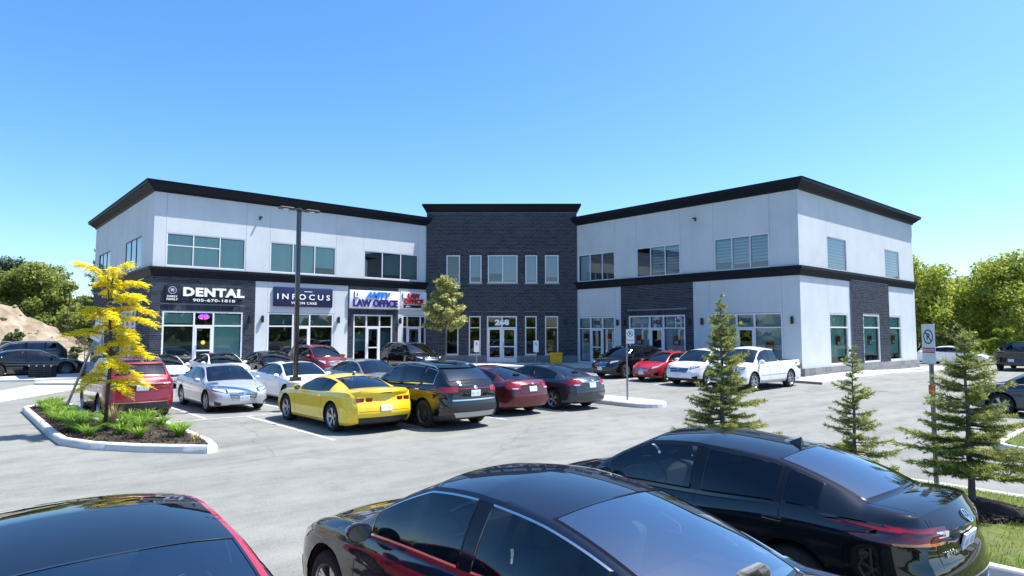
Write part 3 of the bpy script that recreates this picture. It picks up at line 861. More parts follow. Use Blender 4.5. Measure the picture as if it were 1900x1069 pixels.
def sheet(u0, u1, v0, v1, step, dz, inside=None):
    mb = MB(); nu = int((u1 - u0) / step); nv = int((v1 - v0) / step)
    us = [u0 + (u1 - u0) * i / nu for i in range(nu + 1)]; vs = [v0 + (v1 - v0) * j / nv for j in range(nv + 1)]
    mb.add([(u, v, G(u, v) + dz) for v in vs for u in us], [(j * (nu + 1) + i, j * (nu + 1) + i + 1, (j + 1) * (nu + 1) + i + 1, (j + 1) * (nu + 1) + i) for j in range(nv) for i in range(nu)])
    return mb
lot = sheet(-45, 70, -30, 57, 1.0, 0).build('parking_lot', M_ASPH, smooth=True); tag(lot, kind='structure')

def resample(poly, step, closed=True):
    out = []
    n = len(poly)
    for i in range(n if closed else n - 1):
        a, b = Vector(poly[i]), Vector(poly[(i + 1) % n])
        k = max(1, int((b - a).length / step))
        out += [tuple(a + (b - a) * j / k) for j in range(k)]
    if not closed: out.append(tuple(poly[-1]))
    return out

def arc(cx, cy, r, a0, a1, n=8):
    return [(cx + r * math.cos(R_(a0 + (a1 - a0) * i / n)), cy + r * math.sin(R_(a0 + (a1 - a0) * i / n))) for i in range(n + 1)]

def slab(poly, h, m, name, parent=None, drop=0.25, base=0.0, step=1.5, bev=0.012):
    """raised flat piece that follows the ground, with a small chamfer"""
    P = resample(poly, step); n = len(P)
    area = sum(P[i][0] * P[(i + 1) % n][1] - P[(i + 1) % n][0] * P[i][1] for i in range(n))
    if area < 0: P = P[::-1]
    c = Vector((sum(p[0] for p in P) / n, sum(p[1] for p in P) / n))
    mb = MB()
    ins = []
    for i in range(n):
        d0 = (Vector(P[i]) - Vector(P[i - 1])).normalized(); d1 = (Vector(P[(i + 1) % n]) - Vector(P[i])).normalized()
        b = Vector((-(d0.y + d1.y), d0.x + d1.x)); b = b.normalized() if b.length > 1e-6 else Vector((-d0.y, d0.x))
        ins.append((P[i][0] + b.x * bev, P[i][1] + b.y * bev))
    vs = [(p[0], p[1], G(*p) - drop) for p in P] + [(p[0], p[1], G(*p) + h - bev) for p in P] + [(p[0], p[1], G(*p) + h) for p in ins]
    fs = [(i, (i + 1) % n, n + (i + 1) % n, n + i) for i in range(n)] + [(n + i, n + (i + 1) % n, 2 * n + (i + 1) % n, 2 * n + i) for i in range(n)]
    fs.append(tuple(2 * n + i for i in range(n)))
    mb.add(vs, fs)
    return mb.build(name, m, parent)

KH = 0.13
def walk_strip(a, b, width, side, name='pavement', pitch=1.5):
    """row of concrete slabs from a to b, lying on the given side; the kerb is its outer edge"""
    root = MB(); A, B = Vector(a), Vector(b); d = (B - A).normalized(); nn = Vector((-d.y, d.x)) * side
    L_ = (B - A).length; k = max(1, round(L_ / pitch))
    root_o = None
    objs = []
    kw = .16
    for i in range(k):
        s0, s1 = L_ * i / k + .005, L_ * (i + 1) / k - .005
        q = [A + d * s0 + nn * (kw + .006), A + d * s1 + nn * (kw + .006), A + d * s1 + nn * width, A + d * s0 + nn * width]
        kq = [A + d * s0, A + d * s1, A + d * s1 + nn * kw, A + d * s0 + nn * kw]
        objs.append((slab([tuple(x) for x in q], KH + random.uniform(-.004, .004), M_CONC, 'paving_slab', step=2), slab([tuple(x) for x in kq], KH + .004, M_CONC, 'kerb_stone', step=2, bev=.025)))
    base = MB(); q = [A + nn * .02, B + nn * .02, B + nn * (width - .01), A + nn * (width - .01)]
    o = slab([tuple(x) for x in q], KH - .03, mat('joint_dark', (.16, .155, .15), .95), name, step=1.5)
    tag(o, kind='structure')
    for s_, k_ in objs: s_.parent = o; k_.parent = o
    return o
# left wing front, right wing front, right end, left end
walk_strip((8.2, 35.7), (21.0, 35.7), 2.05, 1)
walk_strip((31.0, 27.2), (31.0, 15.2), 2.06, 1)
walk_strip((31.0, 13.35), (52.0, 13.35), 1.86, 1)
walk_strip((6.2, 54.5), (6.2, 37.8), 1.98, 1)
# paved forecourt in front of the entrance
fc = slab([(21.0, 35.7), (22.4, 34.6), (30.2, 28.0), (31.0, 27.2), (33.05, 27.2), (33.05, 30.9), (25.4, 37.74), (21.0, 37.74)], KH, M_CONC, 'forecourt', step=1.2); tag(fc, kind='structure')
# corner pad with ramp and the pale concrete crossing in front of it
pad = slab([(8.2, 37.78), (6.2, 37.78), (3.7, 38.3), (3.4, 37.4), (5.0, 35.9), (6.2, 35.7), (8.2, 35.7)], KH - .02, M_CONC, 'corner_pavement', step=1.2); tag(pad, kind='structure')
pad2 = slab([(6.2, 54.6), (3.2, 54.6), (-8, 52.5), (-8, 48.6), (.5, 41.4), (3.6, 39.6), (6.2, 39.4)], KH - .03, M_CONC, 'side_pavement', step=1.5); tag(pad2, kind='structure')
cross = MB(); q = [(-6, 23.5), (-3.6, 21.9), (1.6, 29.6), (5.4, 35.2), (6.2, 35.66), (4.9, 35.8), (3.3, 37.3), (.2, 31.8)]
q = resample(q, 1.0); cross.add([(p[0], p[1], G(*p) + .005) for p in q], [tuple(range(len(q)))])
tag(cross.build('concrete_crossing', M_CONC), kind='structure')
mb = MB()
for i in range(7):
    for j in range(3):
        mb.lathe([(.025, 0), (.018, .012), (0, .014)], 6, Matrix.Translation((4.9 + i * .16, 36.9 + j * .16, G(5, 37) + KH - .02)))
q = [(4.75, 36.78), (6.0, 36.78), (6.0, 37.35), (4.75, 37.35)]
mb.add([(p[0], p[1], G(*p) + KH - .0165) for p in q], [(0, 1, 2, 3)])
tp = mb.build('tactile_paving', noisy('rust_tactile', (.42, .17, .08), (.5, .24, .13), scale=6)); tag(tp, kind='structure')

# painted stall lines
def line(a, b, w=.1):
    A, B = Vector(a), Vector(b); d = (B - A).normalized(); nn = Vector((-d.y, d.x)) * w / 2
    k = max(1, int((B - A).length / 1.0)); mb = MB()
    for i in range(k):
        p, q = A + (B - A) * i / k, A + (B - A) * (i + 1) / k
        mb.quad(*[(x.x, x.y, G(x.x, x.y) + .004) for x in (p - nn, q - nn, q + nn, p + nn)])
    o = mb.build('painted_line', M_PAINT); tag(o, kind='structure')
for u in (7.0, 9.68, 12.3, 14.9): line((u, 14.2), (u, 19.88))
line((4.6, 20.0), (17.4, 20.0))
for u in (5.9, 8.6, 11.3, 13.95): line((u, 20.12), (u, 25.6))
for u in (9.15, 11.65, 14.15, 16.75, 19.3): line((u, 30.3), (u, 35.6))
for v in (16.0, 18.55, 21.0, 23.6): line((25.2, v), (30.9, v))
for u in (2.0, 4.8, 7.85): line((u, 1.0), (u, 6.4))

# end island of the middle row
isl = slab(arc(18.2, 13.8, .7, 180, 360, 10) + arc(18.2, 25.2, .7, 0, 180, 10), .15, M_CONC, 'traffic_island', bev=.03); tag(isl, kind='structure')

# kerb rings (segmented) and planting islands
def kerb_ring(poly, w, h, name, seg=2.4):
    """closed ring of kerb stones round poly (outer edge); returns the inner edge"""
    P = resample(poly, .35); n = len(P)
    area = sum(P[i][0] * P[(i + 1) % n][1] - P[(i + 1) % n][0] * P[i][1] for i in range(n))
    if area < 0: P = P[::-1]
    inner = []
    for i in range(n):
        d0 = (Vector(P[i]) - Vector(P[i - 1])).normalized(); d1 = (Vector(P[(i + 1) % n]) - Vector(P[i])).normalized()
        b = Vector((-(d0.y + d1.y), d0.x + d1.x)); b = b.normalized() if b.length > 1e-6 else Vector((-d0.y, d0.x))
        c = max(.5, b.dot(Vector((-d1.y, d1.x))))
        inner.append((P[i][0] + b.x * w / c, P[i][1] + b.y * w / c))
    root = MB(); root.add([(p[0], p[1], G(*p) - .05) for p in P] , [tuple(range(n))])
    ro = root.build(name, mat('joint_dark', (.16, .155, .15), .95)); tag(ro, kind='structure')
    k = max(3, round(n * .35 / seg)); cuts = [round(n * i / k) for i in range(k + 1)]
    for a, b in zip(cuts[:-1], cuts[1:]):
        idx = [i % n for i in range(a, b + 1)]
        mb = MB(); vs = []; fs = []
        for jj, i in enumerate(idx):
            o, q = Vector(P[i]), Vector(inner[i]); z = G(*P[i])
            t = (q - o).normalized()
            if jj == 0: sh = (Vector(P[idx[1]]) - o).normalized() * .006
            elif jj == len(idx) - 1: sh = (Vector(P[idx[-2]]) - o).normalized() * .006
            else: sh = Vector((0, 0))
            o = o + sh; q = q + sh
            pr = [(o, z - .1), (o + t * .012, z + h - .03), (o + t * .04, z + h), (q - t * .02, z + h), (q, z + h - .02), (q, z - .1)]
            vs += [(p.x, p.y, zz) for p, zz in pr]
        for jj in range(len(idx) - 1):
            for c in range(5):
                fs.append((jj * 6 + c, (jj + 1) * 6 + c, (jj + 1) * 6 + c + 1, jj * 6 + c + 1))
        fs.append((0, 1, 2, 3, 4, 5)); fs.append(tuple((len(idx) - 1) * 6 + c for c in range(6))[::-1])
        mb.add(vs, fs); mb.build('kerb_stone', M_CONC, ro, angle=40)
    return ro, inner

def bed(inner, h, m, name, parent, bump=.05, cell=.12):
    """soil surface filled inside a kerb ring, gently mounded"""
    xs = [p[0] for p in inner]; ys = [p[1] for p in inner]
    bm = bmesh.new()
    vs = [bm.verts.new((p[0], p[1], G(*p) + h)) for p in inner]
    f = bm.faces.new(vs)
    bmesh.ops.triangulate(bm, faces=[f])
    for _ in range(3): bmesh.ops.subdivide_edges(bm, edges=[e for e in bm.edges if e.calc_length() > cell * 2], cuts=1)
    bmesh.ops.triangulate(bm, faces=bm.faces[:])
    bd = set(v for e in bm.edges if e.is_boundary for v in e.verts)
    for v in bm.verts:
        if v not in bd: v.co.z += bump * random.uniform(.2, 1)
    me = bpy.data.meshes.new(name); bm.to_mesh(me); bm.free(); me.materials.append(m)
    o = link_mesh(name, me); tag(o, kind='structure')
    return o

M_MULCH = noisy('dark_mulch', (0.018, 0.014, 0.011), (0.06, 0.045, 0.035), scale=26, rough=1, bump=.6, bscale=60, c2=(.11, .09, .06), scale2=1.2)
M_GRASSBED = noisy('lawn_soil', (0.06, 0.09, 0.02), (0.13, 0.16, 0.04), scale=5, rough=1, c2=(.13, .13, .05), scale2=.9)
left_poly = arc(2.75, 25.6, .7, 0, 180, 8) + [(2.05, 19.0), (2.1, 17.6), (2.5, 16.5), (3.2, 15.5), (4.25, 14.35), (4.5, 14.45), (4.62, 15.2), (4.72, 20.1), (3.45, 20.5)]
ring, inn_left = kerb_ring(left_poly, .17, .16, 'planted_island')
bed(inn_left, .11, M_MULCH, 'mulch_bed', ring)
right_poly = [(8.05, -6), (11.9, -6)] + [(11.95, 3.0)] + arc(11.15, 6.6, .8, 0, 90, 5) + arc(8.8, 6.6, .75, 90, 180, 5)
ring2, inn_right = kerb_ring(right_poly, .16, .15, 'lawn_island')
bed(inn_right, .12, M_GRASSBED, 'lawn_soil', ring2)
far_poly = [(16.6, -4), (21.5, -4), (21.5, 3.4)] + arc(20.6, 3.1, .8, 0, 90, 4) + arc(17.5, 3.0, .85, 90, 180, 4)
ring3, inn_far = kerb_ring(far_poly, .16, .15, 'far_lawn_island')
bed(inn_far, .12, M_GRASSBED, 'far_lawn_soil', ring3)
# ================================================================== cars
def paint(name, col, metal=0.0, rough=0.35, coat=1.0):
    if name in MATS: return MATS[name]
    m = mat(name, col, rough, metal, coat=coat, spec=0.0 if max(col) < .03 else .5)
    nt = m.node_tree; L = nt.links; b = nt.nodes['Principled BSDF']
    b.inputs['Coat IOR'].default_value = 1.7 if max(col) < .03 else 1.5
    tc = N(m, 'TexCoord')
    n = N(m, 'TexNoise', Scale=3.0, Detail=5); L.new(tc.outputs['Object'], n.inputs['Vector'])
    r = ramp(m, n.outputs['Fac'], [(0.35, (0.01, 0.01, 0.01)), (0.75, (0.05, 0.05, 0.05))])
    L.new(r.outputs[0], b.inputs['Coat Roughness'])     # thin uneven film of dust
    return m
P_BLACK = paint('paint_black', (0.006, 0.007, 0.009), 0.0, .3)
P_BLACKBLUE = paint('paint_black_blue', (0.010, 0.014, 0.026), 0.3, .25)
P_WHITE = paint('paint_white', (0.78, 0.78, 0.79), 0.0, .4)
P_SILVER = paint('paint_silver', (0.58, 0.61, 0.66), 0.55, .35)
P_GREY = paint('paint_grey', (0.032, 0.037, 0.048), 0.5, .35)
P_MID = paint('paint_mid_grey', (0.22, 0.24, 0.25), 0.5, .35)
P_RED = paint('paint_red', (0.21, 0.006, 0.014), 0.3, .35)
P_DKRED = paint('paint_dark_red', (0.11, 0.004, 0.009), 0.4, .35)
P_PINKRED = paint('paint_bright_red', (0.42, 0.010, 0.026), 0.1, .35)
P_YELLOW = paint('paint_yellow', (0.80, 0.56, 0.012), 0.0, .35)
P_SLATE = paint('paint_slate_blue', (0.035, 0.05, 0.075), 0.5, .35)
C_RUB = noisy('tyre_rubber', (0.012, 0.012, 0.012), (0.03, 0.03, 0.03), scale=20, rough=.85)
C_PLA = mat('black_plastic', (0.018, 0.018, 0.02), .55)
C_GLOSS = mat('gloss_black', (0.006, 0.006, 0.007), .12)
C_CHR = mat('chrome', (0.78, 0.77, 0.75), .22, 1.0)
C_RIM = mat('alloy_silver', (0.42, 0.43, 0.45), .3, 0.9)
C_RIMD = mat('alloy_dark', (0.10, 0.10, 0.11), .35, 0.7)
C_TAIL = mat('lamp_red', (0.28, 0.006, 0.012), .12, coat=1)
C_TAILD = mat('lamp_smoked_red', (0.10, 0.004, 0.008), .1, coat=1)
C_AMB = mat('lamp_amber', (.5, .16, .03), .15, coat=1)
C_CLEAR = mat('lamp_clear', (0.55, 0.58, 0.62), .08, .35, coat=1)
C_LAMPBASE = mat('lamp_dark', (0.03, 0.032, 0.037), .1, .3, coat=1)
C_PLATE = mat('plate_white', (0.70, 0.74, 0.80), .45)
C_PLTX = mat('plate_blue_mark', (0.28, 0.34, 0.46), .5)
C_IN = mat('cabin_dark', (0.02, 0.02, 0.022), .8)
C_SEAT = mat('seat_dark', (0.035, 0.035, 0.038), .7)
C_SEATL = mat('seat_pale', (0.34, 0.36, 0.34), .7)
C_DASH = mat('dash_grey', (0.05, 0.05, 0.053), .7)
G_CLEAR = glass('car_glass', (0.55, 0.63, 0.61), base=0.03)
G_WIND = glass('car_windshield', (0.42, 0.50, 0.50), base=0.07)
G_TINT = glass('car_glass_tinted', (0.10, 0.12, 0.13), base=0.03)
G_REAR = glass('car_rear_glass', (0.30, 0.36, 0.38), base=0.06)

def lin(pts, x):
    xs = [p[0] for p in pts]; ys = [p[1] for p in pts]
    return float(np.interp(x, xs, ys))

def pchip(pts, x):
    xs = np.array([p[0] for p in pts], float); ys = np.array([p[1] for p in pts], float)
    h = np.diff(xs); d = np.diff(ys) / h; n = len(xs); m = np.zeros(n)
    for i in range(1, n - 1):
        if d[i - 1] * d[i] > 0:
            w1, w2 = 2 * h[i] + h[i - 1], h[i] + 2 * h[i - 1]
            m[i] = (w1 + w2) / (w1 / d[i - 1] + w2 / d[i])
    m[0], m[-1] = d[0], d[-1]
    i = int(np.clip(np.searchsorted(xs, x) - 1, 0, n - 2)); t = (x - xs[i]) / h[i]
    t = min(1, max(0, t))
    return float((2 * t**3 - 3 * t**2 + 1) * ys[i] + (t**3 - 2 * t**2 + t) * h[i] * m[i] + (-2 * t**3 + 3 * t**2) * ys[i + 1] + (t**3 - t**2) * h[i] * m[i + 1])

# body styles: everything as a share of length (t, nose to tail), height (z) or half width (y)
STY = {
 'sedan': dict(top=[(0, .455, 0), (.025, .50, .004), (.255, .665, .022), (.425, .965, .022), (.54, 1.0, .006), (.685, .958, .006), (.855, .745, .02), (.965, .725, .006), (1, .655, 0)],
    belt=[(0, .42), (.04, .47), (.15, .565), (.27, .61), (.55, .635), (.80, .675), (.93, .675), (1, .59)],
    rail=[(0, .62), (.1, .74), (.255, .85), (.425, .69), (.54, .67), (.685, .655), (.855, .70), (.96, .74), (1, .66)],
    dlo=(.315, .80), bp=(.545, .57), qp=(.735, .745), cowl=.255, rf=.425, rr=.685, gb=.855, doors=(.285, .558, .765)),
 'coupe': dict(top=[(0, .50, 0), (.02, .56, .005), (.315, .70, .02), (.475, .965, .02), (.57, 1.0, .006), (.67, .968, .006), (.845, .79, .02), (.955, .785, .004), (.985, .80, 0), (1, .74, 0)],
    belt=[(0, .46), (.04, .53), (.2, .64), (.32, .665), (.6, .675), (.75, .71), (.93, .73), (1, .66)],
    rail=[(0, .64), (.1, .76), (.315, .83), (.475, .66), (.57, .64), (.67, .63), (.845, .66), (.955, .76), (1, .72)],
    dlo=(.375, .735), bp=(.64, .655), qp=None, cowl=.315, rf=.475, rr=.67, gb=.845, doors=(.33, .665)),
 'suv': dict(top=[(0, .50, 0), (.02, .545, .004), (.225, .645, .015), (.375, .945, .018), (.52, .99, .004), (.70, 1.0, .003), (.875, .965, .006), (.955, .735, .012), (.982, .68, 0), (1, .61, 0)],
    belt=[(0, .47), (.03, .515), (.13, .58), (.24, .605), (.55, .625), (.85, .655), (.95, .65), (1, .55)],
    rail=[(0, .66), (.1, .76), (.225, .86), (.375, .74), (.52, .73), (.70, .725), (.875, .70), (.955, .76), (1, .78)],
    dlo=(.275, .865), bp=(.525, .55), qp=(.735, .755), cowl=.225, rf=.375, rr=.875, gb=.955, doors=(.245, .538, .755)),
 'hatch': dict(top=[(0, .47, 0), (.025, .52, .005), (.22, .655, .018), (.40, .955, .02), (.53, 1.0, .005), (.75, .965, .008), (.945, .72, .015), (.98, .65, 0), (1, .58, 0)],
    belt=[(0, .43), (.04, .50), (.15, .585), (.25, .61), (.55, .635), (.85, .68), (.95, .66), (1, .54)],
    rail=[(0, .62), (.1, .74), (.22, .85), (.40, .70), (.53, .68), (.75, .66), (.945, .72), (1, .74)],
    dlo=(.27, .83), bp=(.53, .555), qp=(.735, .75), cowl=.22, rf=.40, rr=.75, gb=.945, doors=(.245, .542, .76)),
 'pickup': dict(top=[(0, .53, 0), (.015, .575, .004), (.215, .655, .012), (.335, .945, .014), (.42, 1.0, .004), (.545, .965, .004), (.595, .70, .004), (.61, .645, 0), (.985, .655, 0), (1, .64, 0)],
    belt=[(0, .50), (.02, .555), (.13, .60), (.22, .61), (.55, .625), (.62, .635), (.985, .645), (1, .625)],
    rail=[(0, .72), (.1, .80), (.215, .86), (.335, .74), (.42, .735), (.545, .73), (.60, .78), (.63, .90), (1, .90)],
    dlo=(.255, .575), bp=(.41, .43), qp=None, cowl=.215, rf=.335, rr=.545, gb=.595, doors=(.235, .42, .578)),
}

wheel_cache = {}
def wheel_meshes(style):
    if style in wheel_cache: return wheel_cache[style]
    # unit radius 1 = tyre radius; axis along local Y, outer face at +Y
    Mx = Matrix.Rotation(R_(-90), 4, 'X')
    w = .32
    t = MB(); t.lathe([(.66, -w), (.78, -w), (.90, -w * .98), (.97, -w * .8), (1.0, -w * .45), (1.0, w * .45), (.97, w * .8), (.90, w * .98), (.78, w), (.67, w * .93), (.66, w * .5)], 40, Mx)
    tm = t.mesh('tyre', C_RUB, angle=50)
    m = C_RIM if style != 'dark' else C_RIMD
    r = MB()
    r.lathe([(.685, w * .9), (.675, w * .97), (.64, w * .9), (.60, w * .55), (.60, -w * .8)], 36, Mx)
    n = {'five': 5, 'dark': 10, 'multi': 7}.get(style, 5)
    for k in range(n):
        a = 2 * math.pi * k / n
        for da in ((-.13, .13) if style == 'five' else (0,)):
            wd = .055 if style == 'five' else .075
            ca = a + da
            d0 = Vector((math.cos(a + da * .4), math.sin(a + da * .4))); d1 = Vector((math.cos(ca), math.sin(ca)))
            pr = Vector((-d1.y, d1.x))
            i0, o0 = d0 * .12, d1 * .645
            vs = []
            for (p, wid, hh, lo) in ((i0, wd * 1.25, w * .62, w * .2), (o0, wd, w * .84, w * .55)):
                for sx, z in ((-1, lo), (1, lo), (1, hh), (-1, hh)):
                    q = p + pr * wid * sx
                    vs.append(Mx @ Vector((q.x, q.y, z)))
            r.add(vs, [(0, 1, 5, 4), (1, 2, 6, 5), (2, 3, 7, 6), (3, 0, 4, 7)])
    r.lathe([(.17, w * .35), (.17, w * .66), (.12, w * .72), (0, w * .72)], 16, Mx)
    rm = r.mesh('rim', m, angle=40)
    d = MB(); d.lathe([(.0, w * .05), (.52, w * .05), (.52, -w * .1), (.60, -w * .2)], 24, Mx)
    dm = d.mesh('brake_disc', mat('brake_iron', (.06, .058, .055), .5, .6), angle=40)
    wheel_cache[style] = (tm, rm, dm)
    return wheel_cache[style]

seat_cache = {}
def seat_mesh(kind, m):
    key = (kind, m.name)
    if key in seat_cache: return seat_cache[key]
    mb = MB()
    if kind == 'front':
        mb.bbox(-.27, .27, -.26, .26, .0, .16, .05)
        M = Matrix.Translation((-.27, 0, .12)) @ Matrix.Rotation(R_(-14), 4, 'Y')
        mb.bbox(-.08, .08, -.25, .25, .0, .58, .05, M); mb.bbox(-.06, .06, -.13, .13, .63, .80, .04, M)
    else:
        mb.bbox(-.27, .27, -.62, .62, .0, .16, .05)
        M = Matrix.Translation((-.27, 0, .12)) @ Matrix.Rotation(R_(-18), 4, 'Y')
        mb.bbox(-.08, .08, -.62, .62, .0, .54, .05, M)
        for y in (-.38, .38): mb.bbox(-.05, .05, -.13, .13, .55, .70, .04, M)
    seat_cache[key] = mb.mesh('seat', m, angle=50)
    return seat_cache[key]

def car(name, label, cat, style, at, head, L=4.7, W=1.82, H=1.45, wb=2.7, fo=.9, clr=.19, wr=.33, ww=.22, body=None, glassf=None, glassr=None, rearglass=None,
        rims='five', trim='black', roof=None, clad=None, seats=None, nose=None, tail=None, over=None, fascia=(), rails=False, fin=False, group=None, plate=('rear',), spoiler=False, detail=1, z=None, rounder=.55, bedliner=False, hips=0.0):
    """lofted car body; local x forward, y left, z up, origin on the ground under the middle"""
    st = dict(STY[style]); st.update(over or {})
    hw = W / 2
    g = G(*at) if z is None else z
    root = thing(name, label, cat, (at[0], at[1], g), R_(head), group)
    X = lambda t: L * (.5 - t)
    xf, xr = X(0) - fo, X(0) - fo - wb
    # ---- stations
    ts = set([p[0] for p in st['top']] + list(st['dlo']) + list(st['bp']) + list(st['qp'] or ()) + [st['cowl'], st['rf'], st['rr'], st['gb']])
    step = .055 / L * 1.0
    k = int(1 / step / (1 if detail else 1.6))
    for i in range(k + 1):
        t = i / k
        if all(abs(t - q) > .4 / k for q in ts): ts.add(t)
    ts |= {.004, .012, .022, .978, .988, .996}
    ts = sorted(ts)
    def top(t):
        P = st['top']
        for i in range(len(P) - 1):
            if P[i][0] <= t <= P[i + 1][0] + 1e-9:
                f = (t - P[i][0]) / (P[i + 1][0] - P[i][0])
                return (P[i][1] + (P[i + 1][1] - P[i][1]) * f + P[i + 1][2] * 4 * f * (1 - f)) * H
        return P[-1][1] * H
    def endw(t):     # plan rounding at both ends
        d0 = t * L; d1 = (1 - t) * L
        f = 1.0
        rN = rounder
        if d0 < rN: f *= 1 - .27 * (1 - d0 / rN) ** 2.6 
        rT = rounder * .85
        if d1 < rT: f *= 1 - .20 * (1 - d1 / rT) ** 2.6
        f *= 1 - .03 * (1 - min(1, d0 / (L * .4))) ** 2 - .035 * (1 - min(1, d1 / (L * .35))) ** 2
        return f
    SIDE = [(0, -.11), (.03, -.045), (.10, -.022), (.22, -.008), (.45, 0), (.62, -.004), (.74, -.012), (.80, -.006), (.90, -.022), (.96, -.038), (1.0, -.055)]
    NR = 15; NG = 7; NT = 7
    sv = [0, .02, .05, .10, .16, .24, .32, .40, .48, .56, .64, .72, .80, .90, 1.0]
    rings = []; meta = []
    for t in ts:
        w = hw * endw(t) * (1 + hips * (math.exp(-((t - .80) / .09) ** 2) + .5 * math.exp(-((t - .2) / .08) ** 2) - .7 * math.exp(-((t - .52) / .13) ** 2))); zb = pchip(st['belt'], t) * H; zt = top(t)
        zb = min(zb, zt - .012)
        d0, d1 = t * L, (1 - t) * L
        zbot = clr + .05 * max(0, 1 - d0 / .5) ** 2 + .09 * max(0, 1 - d1 / .55) ** 2
        half = []
        for s in sv:
            half.append((w + lin(SIDE, s) * (.9 + .1 * hw), zbot + (zb - zbot) * s))
        yr = pchip(st['rail'], t) * hw * min(1, endw(t) + .06)
        cr = lin([(0, .02), (st['cowl'], .022), (st['rf'], .04), (.5 * (st['rf'] + st['rr']), .045), (st['rr'], .04), (st['gb'], .02), (1, .02)], t) * H
        zr = max(zb + (zt - zb) * .35, zt - cr)
        S = Vector((half[-1][0], half[-1][1])); Sp = Vector((S.x - .018, S.y + .006)); Rv = Vector((min(yr, Sp.x - .02), zr))
        up = max(0, min(1, (zr - zb) / (.3 * H)))
        half.append((Sp.x, Sp.y))
        for i in range(1, NG + 1):
            f = i / NG
            f2 = [0, .07, .26, .45, .64, .83, .94, 1][i]
            p = Sp.lerp(Rv, f2)
            bul = .030 * 4 * f2 * (1 - f2) * up + (.022 * 4 * f2 * (1 - f2)) * (1 - up)
            half.append((p.x + bul * up, p.y + bul * (1 - up)))
        for i in range(1, NT + 1):
            f2 = [0, .05, .14, .32, .5, .68, .85, 1][i]
            y = Rv.x * (1 - f2); q = y / max(Rv.x, 1e-4)
            zz = zr + (zt - zr) * (1 - abs(q) ** 2.3)
            half.append((y, zz))
        rings.append(half); meta.append((t, zr, zb, Rv.x))
    nh = len(rings[0])         # half ring, last is centre
    iS = NR; iR = NR + NG      # index of Sp and R
    nring = 2 * nh - 1
    nose_k = nose or [(.15, .10), (.3, .03), (.5, 0), (.62, .02), (.75, .09), (1.0, .16)]
    tail_k = tail or [(.2, .10), (.35, .03), (.55, 0), (.75, .03), (.9, .05), (1.1, .02), (1.3, .0)]
    bowp = [(0, .10), (.06, .10), (st['cowl'] * .6, .05), (st['cowl'], .11), (st['rf'], .05), ((st['rf'] + st['rr']) / 2, 0), (st['rr'], -.05), (st['gb'], -.09), (.97, -.06), (1, -.08)]
    verts = []
    for (half, (t, zr, zb, yR)) in zip(rings, meta):
        x = X(t); row = []
        bow = lin(bowp, t)
        fn = max(0, 1 - t * L / .6) ** 1.5; ft = max(0, 1 - (1 - t) * L / .55) ** 1.5
        for j, (y, zz) in enumerate(half):
            dx = -fn * lin(nose_k, zz) + ft * lin(tail_k, zz)
            # plan curvature of bumpers, glass and hood edge
            if j >= iR: dx += bow * (1 - (y / max(yR, .05)) ** 2)
            ends = lin([(0, 1), (.03, .6), (.1, 0), (1, 0)], t) - lin([(0, 0), (.92, 0), (.97, .6), (1, 1)], t)
            row.append(Vector((x + dx, y, zz)))
        full = row + [Vector((p.x, -p.y, p.z)) for p in row[-2::-1]]
        verts.append(full)
    V = []; 
    for r in verts: V += r
    F = []; T = []
    def zone(i, j):
        tm = (ts[i] + ts[i + 1]) / 2
        jj = j if j < nh - 1 else nring - 2 - j      # mirrored strip index, 0 = sill .. nh-2 = centre
        side = 'l' if j < nh - 1 else 'r'
        hgt = meta[i][1] - meta[i][2]
        if iS + 1 <= jj <= iR - 2 and st['dlo'][0] < tm < st['dlo'][1] and hgt > .06:
            if st['bp'][0] < tm < st['bp'][1]: return 'pillarb_' + side
            if st['qp'] and st['qp'][0] < tm < st['qp'][1]: return 'pillarq_' + side
            if tm < st['bp'][0]: return 'front_' + side
            if st['qp'] and tm > st['qp'][1]: return 'quarter_' + side
            return 'rear_' + side
        if jj >= iR + 1:
            if st['cowl'] + .004 < tm < st['rf'] - .002: return 'windshield'
            if st['rr'] + .002 < tm < st['gb'] - .004: return 'rear_window'
        if bedliner and jj >= iR and tm > st['gb'] + .02 and tm < .985: return 'cut'
        if roof is not None and jj >= iR + 1 and st['rf'] - .002 < tm < st['rr'] + .002: return 'roof'
        if clad and jj < NR and (sv[min(jj + 1, NR - 1)] <= clad): return 'clad'
        return 'body'
    for i in range(len(ts) - 1):
        for j in range(nring - 1):
            F.append((i * nring + j, i * nring + j + 1, (i + 1) * nring + j + 1, (i + 1) * nring + j)); T.append(zone(i, j))
    # ---- end caps with bulge
    for e, sgn in ((0, 1), (len(ts) - 1, -1)):
        base = e * nring; K = 10
        rows_ = []
        for j in range(nh - 1):
            a, b = verts[e][j], verts[e][nring - 1 - j]
            ids = [base + j]
            for q in range(1, K):
                f = q / K; p = a.lerp(b, f); p.x += sgn * (.13 if sgn > 0 else .09) * (1 - (2 * f - 1) ** 2) * (1 if j < iR else max(0, 1 - (j - iR) / (nh - 1 - iR)))
                V.append(p); ids.append(len(V) - 1)
            ids.append(base + nring - 1 - j); rows_.append(ids)
        for j in range(nh - 2):
            for q in range(K):
                f = (rows_[j][q], rows_[j][q + 1], rows_[j + 1][q + 1], rows_[j + 1][q])
                F.append(f if sgn < 0 else f[::-1]); T.append('clad' if clad and j < NR - 1 and sv[j + 1] <= clad else 'body')
        ctr = base + nh - 1
        last = rows_[-1]
        for q in range(K):
            f = (last[q], last[q + 1], ctr); F.append(f if sgn < 0 else f[::-1]); T.append('body')
    # ---- wheel arches: drop faces inside the arch circle and snap the rim of the hole to it
    ra = wr + .065
    keep = []
